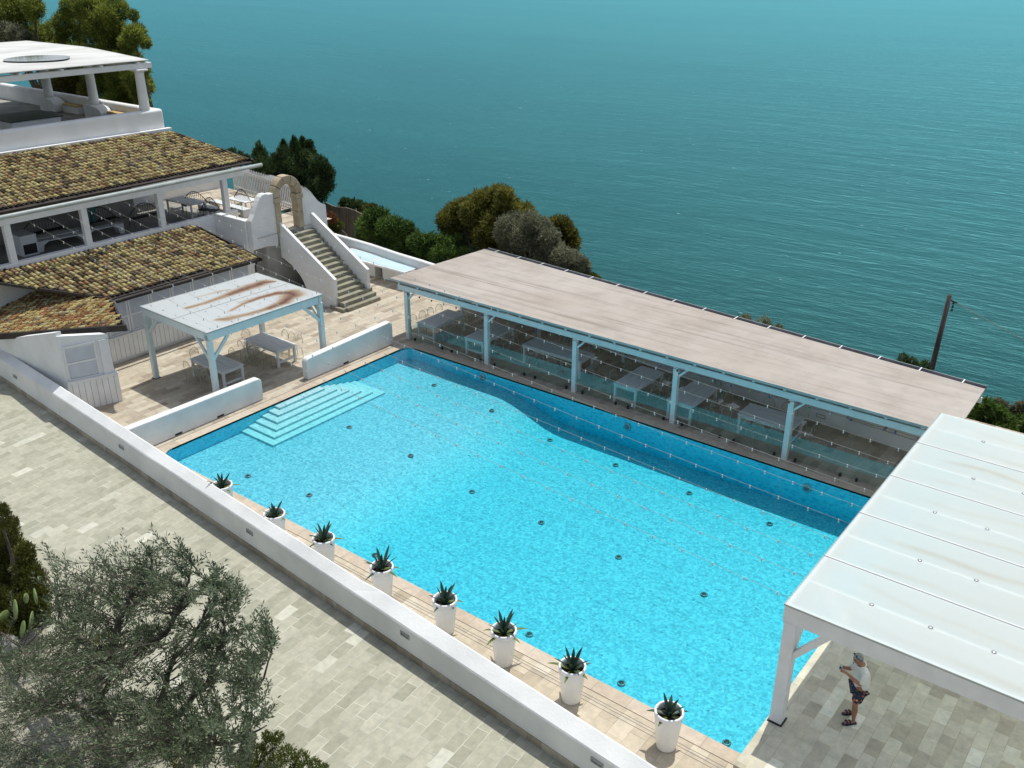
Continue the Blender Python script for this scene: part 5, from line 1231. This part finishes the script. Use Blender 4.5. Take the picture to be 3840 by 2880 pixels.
pines('lower pine spray between the columns of the upper terrace pergola', (-58,36,2.), [(500,135,34),(480,165,32),(455,185,30),(530,265,30),(545,310,26),(500,300,40),(460,330,45),(420,320,40),(380,350,40),(440,365,40),(520,350,30),(470,280,28),(500,225,34),(450,240,40),(520,320,34),(535,380,24),(440,300,42),(400,270,44),(350,280,42),(490,380,34),(420,390,36),(555,330,20)], 36, 2600, 5)
pines('dark pine behind the left columns of the upper terrace', (-63,36,2), [(200,300,50),(260,310,50),(310,300,45),(230,340,40),(290,345,45),(330,340,35),(180,335,35)], 36, 2400, 6, 'pine_far')
plant('olive_tree', 'grey green olive shrub above the terrace pergola roof at far left', 'olive tree', (-66,33,4), [pclump(a,b,33,r_,1500) for a,b,r_ in ((20,120,40),(60,130,35),(95,145,25),(-20,110,40))], 'olivefar', .2, .07, (.12,3), 7)
# juniper behind the gate
jl = [(985,640,48),(975,585,30),(1010,690,55),(1060,640,55),(1063,580,26),(1065,555,16),(1105,600,42),(1106,550,20),(1140,600,36),(1136,548,18),(1160,545,16),(1162,580,26),(1100,680,60),(1160,660,55),(1195,620,34),(1225,650,30),(1220,690,36),(1190,720,45),(1150,745,45),(1200,660,40),(1130,790,50),(1170,800,42),(1090,760,45),(965,650,30),(1035,610,30)]
cl = [pclump(a,b,35+((i*29)%7-3)*.35,r_,2300*(r_/40.)**1.5,.95,1.05) for i,(a,b,r_) in enumerate(jl)]
cl += [(c_[0],c_[1],c_[2]+c_[5]*.9,c_[3]*.4,c_[4]*.4,c_[5]*.8,300) for c_ in cl[1:16:2]]
plant('juniper_tree', 'dense dark juniper with pointed tops behind the arch', 'juniper', (-41.6,35.3,-1.2), cl, 'juniper', .16, .05, (.2,6), 8, up=1.0, radial=.7)
plant('shrub', 'small dark shrub tip over the right end of the veranda roof', 'shrub', (-49,36,-.5), [pclump(a,b,36,r_,700) for a,b,r_ in ((870,575,18),(900,590,20),(925,600,18),(850,580,14),(880,610,22))], 'juniper', .15, .05, (.06,2), 9, up=.7)
plant('potted_tree', 'small round tree with red blooms in front of the reed fence', 'tree', (-36.9,33.4,.3), [pclump(a,b,33.6,r_,600) for a,b,r_ in ((1255,835,20),(1270,845,17),(1240,850,14),(1262,855,18))], 'mastic', .12, .05, (.07,3), 10)
rb = thing('flower_cluster', 'red blooms on the small tree in front of the reed fence', 'flowers', (-37,33.3,2))
V, F = cloud([pclump(1240,812,33.4,17,420), pclump(1250,825,33.3,14,300)], .10, .06, seed=12); npmesh('blooms', V, F, 'redleaf', rb, off=(-37,33.3,2))
# green cypress hedge trees between reed fence and long canopy
def cyp(lab, base, L_, Y, seed):
    cl = [pclump(a,b,Y+((i*31)%5-2)*.3,r_,1500*(r_/40.)**1.5) for i,(a,b,r_) in enumerate(L_)]
    plant('cypress_tree', lab, 'cypress', base, cl, 'cypress', .20, .055, (.10,5), seed, 'young cypresses behind the curved wall', up=.35, radial=1.0)
cyp('broad young cypress beside the reed fence', (-35.2,34.2,-.4), [(1375,850,38),(1400,820,36),(1430,815,34),(1410,870,42),(1370,880,34),(1450,850,36),(1440,890,36),(1405,905,30)], 34.2, 13)
cyp('middle young cypress with drooping sprays behind the curved wall', (-33.2,34.2,-.6), [(1480,850,36),(1510,870,36),(1500,900,40),(1540,890,36),(1475,900,34),(1560,910,30),(1520,925,34),(1530,855,22)], 34.2, 14)
cyp('young cypress touching the left corner of the long canopy roof', (-30.8,34.4,-.8), [(1590,920,38),(1625,915,38),(1665,920,38),(1700,930,36),(1610,950,40),(1650,960,40),(1700,960,34),(1740,960,28),(1580,960,30),(1715,905,24)], 34.2, 15)
plant('shrub', 'dark low shrubs on the slope above the reed fence', 'shrub', (-38,38.5,-2), [pclump(a,b,38.5,r_,900) for a,b,r_ in ((1295,765,20),(1320,770,22),(1345,775,20),(1370,785,22),(1285,775,14))], 'juniper', .18, .06, (.06,3), 16)
plant('shrub', 'yellow green rounded shrub on the slope left of the cypresses', 'shrub', (-36,38.,-2.2), [pclump(a,b,38,r_,900) for a,b,r_ in ((1395,785,20),(1375,790,16),(1415,800,20))], 'mastic', .16, .06, (.06,2), 17)
# pine and olive behind the left end of the long canopy
pl_ = [(1680,830,40),(1700,800,36),(1730,790,40),(1720,840,46),(1690,860,38),(1770,800,44),(1770,770,30),(1800,760,40),(1830,745,36),(1870,735,38),(1895,735,30),(1850,790,52),(1900,790,52),(1920,820,46),(1800,830,55),(1860,850,55),(1760,870,48),(1940,840,44),(1975,790,24),(1985,815,26),(1820,890,48),(1780,920,40),(1870,900,44),(1940,790,30)]
cl = [pclump(a,b,36+((i*23)%5-2)*.5,r_,2200*(r_/45.)**1.5) for i,(a,b,r_) in enumerate(pl_)]
plant('pine_tree', 'broad olive green pine behind the left end of the long canopy', 'pine', (-29.6,36,-3.2), cl, 'pine_far', .22, .05, (.28,8), 18, 'pines of the hillside', radial=1.0, up=.5)
cl = [pclump(a,b,36.5,r_,2000*(r_/45.)**1.5) for a,b,r_ in ((2085,850,34),(2110,845,30),(2100,880,40),(2135,880,30),(2140,910,34),(2120,925,36),(2080,870,28))]
plant('pine_tree', 'small dark pine peeping out right of the grey olive tree', 'pine', (-24.8,36.5,-3.4), cl, 'pine_far', .20, .05, (.16,4), 19, 'pines of the hillside', radial=1.0, up=.5)
ol = [(1900,850,40),(1940,840,44),(1990,840,44),(2030,855,42),(1910,900,44),(1960,890,50),(2020,900,50),(2060,890,38),(2080,940,44),(2040,960,50),(2110,970,46),(2150,985,44),(2180,1000,34),(1990,950,50),(1940,950,44),(2100,1010,44),(2160,1030,40),(2190,1040,30),(1900,940,30),(2060,1010,40),(1880,880,28)]
cl = [pclump(a,b,34.4+((i*23)%5-2)*.3,r_,1900*(r_/42.)**1.5) for i,(a,b,r_) in enumerate(ol)]
plant('olive_tree', 'wide silvery grey olive tree behind the long canopy roof', 'olive tree', (-25.4,34.4,-1.8), cl, 'olivefar', .15, .045, (.2,8), 20, radial=.7, up=.2)
plant('shrub', 'golden shrub tip at the right foot of the silvery olive tree', 'shrub', (-21.6,34,.0), [pclump(a,b,34,r_,700) for a,b,r_ in ((2200,1040,16),(2225,1045,18),(2240,1055,14))], 'mastic', .14, .05, (.05,2), 21)
for i, (lab, L_, m_) in enumerate((('brown green shrub tips over the middle of the long canopy gutter', ((2780,1200,12),(2800,1198,16),(2860,1210,22),(2875,1215,16),(2920,1232,12)), 'olivefar'), ('thin leafy shrub over the gutter left of the utility pole', ((3385,1345,16),(3420,1362,18),(3400,1360,14)), 'juniper'), ('thin leafy shrub over the gutter beside the utility pole', ((3440,1380,18),(3465,1372,16),(3480,1395,14)), 'juniper'))):
    cl = [pclump(a,b,33.6,r_,130) for a,b,r_ in L_]; c0 = cl[1]
    plant('shrub', lab, 'shrub', (c0[0],c0[1],-.3), cl, m_, .14, .05, (.04,3), 22+i, up=.8)
cl = [pclump(a,b,34.5+((i*17)%5-2)*.3,r_,1200*(r_/40.)**1.5) for i,(a,b,r_) in enumerate(((3690,1530,34),(3680,1570,40),(3720,1570,36),(3740,1550,26),(3660,1600,40),(3720,1610,40),(3770,1590,34),(3810,1600,36),(3790,1640,40),(3850,1640,40),(3660,1640,40),(3880,1600,40),(3840,1590,26)))]
plant('cypress_tree', 'bushy bright green cypress behind the far corner of the white canopy', 'cypress', (-4.3,34.6,-.9), cl, 'cypress', .20, .055, (.10,5), 26, up=.4, radial=1.0)
cl = [pclump(a,b,39,r_,900) for a,b,r_ in ((3740,1520,22),(3760,1530,20),(3830,1530,20),(3850,1560,26),(3800,1545,18))]
plant('shrub', 'dark grey green scrub on the slope at the right edge', 'shrub', (-4.6,39,-2.6), cl, 'olivefar', .16, .05, (.06,3), 27)
bk = thing('garden_boulder', 'terracotta coloured boulder among the bushes at the right edge', 'boulder', tuple(GY(3812,1580,36.5)))
p = GY(3812,1580,36.5); MB().ball((p.x,p.y,p.z), .28, 10, 7, (1.2,.8,.7)).build('stone', 'rock', bk)

# ---- foreground: gravel bed, olive tree, juniper, prickly pear, shrubs
bed = [(-40,-6),(-40,7.6),(-24,7.3),(-20,7.45),(-17.5,7.2),(-15.5,7.5),(-13,7.7),(-11.6,8.15),(-10.7,8.0),(-10,7.2),(-9,5),(-8,-6)]
struct(MB().sheet([(a,b,.006) for a,b in bed]).build('gravel_bed', 'gravel'))
poly = [(-90,2290),(60,2225),(150,2140),(170,2060),(215,2070),(270,2130),(350,2085),(400,2055),(465,2030),(520,2085),(560,2010),(595,2005),(640,2060),(700,2035),(720,2090),(830,2105),(850,2165),(930,2190),(945,2260),(905,2340),(990,2300),(1045,2375),(1030,2440),(950,2500),(1000,2600),(1040,2690),(960,2780),(920,2900),(-90,2900)]
def inpoly(x, y, P):
    c_ = False; j = len(P)-1
    for i in range(len(P)):
        if (P[i][1] > y) != (P[j][1] > y) and x < (P[j][0]-P[i][0])*(y-P[i][1])/(P[j][1]-P[i][1])+P[i][0]: c_ = not c_
        j = i
    return c_
rl = random.Random(77)
otb = Vector((-15.0,5.9,0)); ot = thing('olive_tree', 'large grey green olive tree in the foreground at lower left', 'olive tree', tuple(otb))
limbs = []
def limb(pxs_, Ys, r0, r1, start):
    P = [start]+[GY(a,b,Y) for (a,b),Y in zip(pxs_,Ys)]
    Q = []
    for i in range(len(P)-1):
        for k in range(5): u = k/5; Q.append(P[i].lerp(P[i+1],u)+Vector((rl.uniform(-.03,.03),rl.uniform(-.03,.03),rl.uniform(-.03,.03))))
    Q.append(P[-1]); n_ = len(Q); limbs.append((Q, [r0+(r1-r0)*i/(n_-1) for i in range(n_)])); return Q
tr1 = limb([(395,2700),(370,2600)],[6.0,6.2],.15,.10,otb)
a1 = limb([(345,2440),(230,2330),(210,2240),(170,2130)],[6.5,6.8,7.1,7.4],.09,.012,tr1[-1])
a2 = limb([(430,2400),(470,2270),(560,2140),(580,2050)],[6.6,6.9,7.3,7.6],.10,.012,tr1[-1])
a3 = limb([(470,2470),(620,2380),(690,2250),(720,2120)],[6.4,6.8,7.2,7.6],.09,.012,tr1[-1])
a4 = limb([(300,2560),(150,2500),(40,2400),(-60,2330)],[6.2,6.3,6.4,6.6],.08,.012,tr1[-1])
tr2 = limb([(470,2830),(560,2770)],[5.9,6.1],.12,.09,otb+Vector((.25,.1,0)))
b1 = limb([(660,2680),(780,2560),(830,2420),(850,2250)],[6.4,6.9,7.3,7.7],.09,.012,tr2[-1])
b2 = limb([(700,2740),(840,2700),(960,2600),(1020,2450)],[6.3,6.8,7.3,7.8],.08,.012,tr2[-1])
b3 = limb([(600,2640),(640,2500),(740,2360),(800,2200)],[6.4,6.8,7.1,7.6],.08,.012,tr2[-1])
b4 = limb([(760,2800),(900,2780),(1000,2720)],[6.2,6.7,7.2],.07,.012,tr2[-1])
a5 = limb([(280,2650),(120,2640),(0,2600),(-80,2560)],[5.8,5.8,5.9,6.0],.07,.012,tr1[4])
m_ = MB()
for Q, rs in limbs[:1]+limbs[5:6]: m_.tube(Q, rs, 9)
m_.build('trunk', 'bark', ot)
m_ = MB()
for Q, rs in limbs[1:5]+limbs[6:]: m_.tube(Q, rs, 6)
br_ = m_.build('branches', 'bark', ot)
nodes = [q for Q, rs in limbs for q in Q[3:]]
tw = MB(); LP, LD = [], []
count = 0
while count < 900:
    a, b = rl.uniform(-90,1050), rl.uniform(2000,2900)
    if not inpoly(a,b,poly): continue
    # airy windows in the crown
    hole = False
    for hx, hy, hr in ((440,2830,34),(470,2235,38),(730,2320,42),(700,2440,45),(650,2470,30),(830,2600,35),(420,2720,50),(160,2760,70),(200,2620,40),(60,2700,50),(560,2600,30),(900,2450,25),(320,2130,30)):
        if math.hypot(a-hx,b-hy) < hr: hole = True
    if a < 175 and 2190 < b < 2420 and rl.random() < .9: continue
    if hole and rl.random() < .93: continue
    Y = min(8.3, max(4.2, rl.gauss(7.0+.0009*(a-500)-(.0032 if b > 2300 else .001)*(b-2300), .5))); p = GY(a,b,Y)
    if p.z < .6 or p.z > 6.3: continue
    q = min(nodes, key=lambda s: (s-p).length+(.6 if s.z > p.z else 0))
    d = p-q; L_ = d.length
    if L_ > 1.5: q = p-d.normalized()*1.5
    mid = q.lerp(p,.5)+Vector((rl.uniform(-.1,.1),rl.uniform(-.1,.1),rl.uniform(-.02,.14)))
    tip = p+(p-mid).normalized()*.12+Vector((0,0,.15))
    tw.tube([q,mid,p,tip],[.012,.008,.005,.002],4,cap=False)
    nl = rl.randint(52,76)
    for k in range(nl):
        u = .25+.75*(k+.5)/nl
        c_ = q.lerp(mid,u*2.2) if u*2.2 < 1 else (mid.lerp(p,(u*2.2-1)/.9) if u*2.2 < 1.9 else p.lerp(tip,min(1,(u*2.2-1.9)/.3)))
        ax = (tip-mid).normalized(); rv = Vector((rl.gauss(0,1),rl.gauss(0,1),rl.gauss(0,1))); sd_ = (rv-ax*rv.dot(ax)).normalized()
        LP.append(c_+sd_*rl.uniform(0,.05)); LD.append((ax*.75+sd_*.75+Vector((0,0,.25))).normalized())
    count += 1
tw.build('twigs', 'bark', ot)
LP = np.array([tuple(p) for p in LP]); LD = np.array([tuple(p) for p in LD]); n_ = len(LP)
B_2 = np.cross(LD, nrng.normal(size=(n_,3))); B_2 /= np.linalg.norm(B_2,axis=1)[:,None]
l = (.088*(.7+.6*nrng.random(n_)))[:,None]; w = (.023*(.8+.5*nrng.random(n_)))[:,None]
V = np.stack([LP, LP+LD*l*.5+B_2*w*.5, LP+LD*l, LP+LD*l*.5-B_2*w*.5],1).reshape(-1,3)
npmesh('crown', V, np.arange(len(V)).reshape(-1,4), 'olive', ot, off=otb)
# juniper shrub at the left edge
cl = [pclump(a,b,7.7+((i*13)%5-2)*.12,r_,3400*(r_/60.)**1.6) for i,(a,b,r_) in enumerate(((0,1945,42),(25,2000,50),(-20,2040,70),(60,2070,55),(40,2130,70),(100,2140,50),(115,2200,52),(60,2220,75),(140,2250,40),(0,2280,80),(80,2320,60),(-10,2380,70),(-60,2150,90),(50,1960,20),(10,1910,20),(130,2170,46),(150,2230,44),(95,2070,36),(150,2290,40),(100,2280,60)))]
plant('juniper_shrub', 'golden green conical juniper at the left edge of the lower terrace', 'juniper', (-21.6,7.5,0), cl, 'mastic', .085, .022, (.08,5), 31, up=.9, radial=.8)
pc = thing('prickly_pear', 'pale green prickly pear pads at the left edge in front of the juniper', 'cactus', tuple(GZ(60,2420,0)))
for i, (a,b,r1,r2,ro) in enumerate(((13,2314,36,22,.3),(58,2285,42,27,-.4),(98,2243,40,16,.9),(133,2236,40,26,.2),(117,2330,40,34,.6),(30,2390,42,30,0),(85,2360,34,28,-.3))):
    p = GY(a,b,6.7+.05*(i%3)); s_ = (p-O3).dot(CF)/FOC
    o = MB().ball((0,0,0), 1, 16, 10, (r1*s_, .035, r2*s_*1.15)).build('pad', 'cactus', pc, world=False); o.location = p-pc.location; o.rotation_euler = (rl.uniform(-.5,.1), ro*-.9, -.65+rl.uniform(-.5,.5))
sk = thing('grey_stone', 'grey rock below the prickly pear pads at the left edge', 'boulder', tuple(GZ(30,2420,.1))); q = GZ(30,2420,.15)
MB().ball(tuple(q), .32, 12, 8, (1,.8,.8)).build('stone', 'grey_and_shade', sk)
def shrubs(lab, L_, Y, mat, n, LL, WW, seed, up=1.2):
    cl = [pclump(a,b,Y+((i*7)%3-1)*.12,r_,n*(r_/40.)**1.5) for i,(a,b,r_) in enumerate(L_)]; c0 = min(cl, key=lambda c_: c_[2])
    plant('shrub', lab, 'shrub', (c0[0],c0[1],0), cl, mat, LL, WW, (.02,4), seed, up=up)
shrubs('lime green upright shrub at the bottom edge beside the olive tree', ((960,2830,42),(1010,2800,36),(1040,2770,26),(1075,2830,36),(1130,2850,34),(1180,2870,26),(1215,2885,20),(920,2880,46),(1030,2870,44),(1110,2890,30),(1000,2760,18)), 8.15, 'lightshrub', 900, .06, .02, 32)
shrubs('yellow green shrub under the middle of the olive tree', ((390,2420,52),(430,2460,46),(360,2470,40),(410,2380,28)), 7.4, 'mastic', 1000, .06, .018, 33)
shrubs('yellow green shrub under the right side of the olive tree', ((700,2790,50),(740,2760,34),(680,2850,50),(760,2840,40)), 7.0, 'mastic', 1000, .06, .018, 34)
shrubs('grey green low scrub on the gravel at the lower left corner', ((40,2850,60),(120,2830,40),(200,2860,50),(0,2760,50),(260,2880,40)), 6.0, 'olive', 650, .06, .016, 35, .6)
shrubs('grey green low scrub left of the olive trunk', ((60,2480,46),(20,2540,50),(130,2440,34)), 6.6, 'olive', 700, .06, .016, 36, .6)

# ================================================================== CAMERA and LIGHT
cd = bpy.data.cameras.new('camera'); co = bpy.data.objects.new('camera', cd); col.objects.link(co)
cd.sensor_width = 36; cd.lens = FOC/3840*36; cd.clip_start = .1; cd.clip_end = 100000
co.matrix_world = Matrix(((CR.x,CU.x,-CF.x,0),(CR.y,CU.y,-CF.y,0),(CR.z,CU.z,-CF.z,CH),(0,0,0,1)))
sc.camera = co
SD = Vector((-.05,.36,1)).normalized()
sl_ = bpy.data.lights.new('sun', 'SUN'); sl_.energy = 3.25; sl_.angle = math.radians(.55); sl_.color = (1,.985,.915)
so_ = bpy.data.objects.new('sun', sl_); col.objects.link(so_); so_.rotation_euler = SD.to_track_quat('Z','Y').to_euler(); so_.location = (0,0,60)
wd = bpy.data.worlds.new('World'); sc.world = wd; wd.use_nodes = True; nt = wd.node_tree; nt.nodes.clear()
sk_ = nt.nodes.new('ShaderNodeTexSky'); sk_.sky_type = 'NISHITA'; sk_.sun_disc = False; sk_.sun_elevation = math.asin(SD.z); sk_.sun_rotation = math.atan2(SD.x, SD.y); sk_.air_density = 1.0; sk_.dust_density = 1.5; sk_.ozone_density = 1.0
bg = nt.nodes.new('ShaderNodeBackground'); bg.inputs[1].default_value = .13; wo = nt.nodes.new('ShaderNodeOutputWorld')
hs = nt.nodes.new('ShaderNodeHueSaturation'); hs.inputs['Saturation'].default_value = .62; nt.links.new(sk_.outputs[0], hs.inputs['Color']); nt.links.new(hs.outputs[0], bg.inputs[0]); nt.links.new(bg.outputs[0], wo.inputs[0])
sc.view_settings.view_transform = 'Standard'; sc.view_settings.look = 'None'; sc.view_settings.exposure = 0.12; sc.view_settings.gamma = 1
sc.cycles.max_bounces = 10; sc.cycles.transparent_max_bounces = 24; sc.cycles.diffuse_bounces = 4; sc.cycles.volume_bounces = 0
sc.cycles.caustics_reflective = False; sc.cycles.caustics_refractive = False; sc.cycles.sample_clamp_indirect = 6
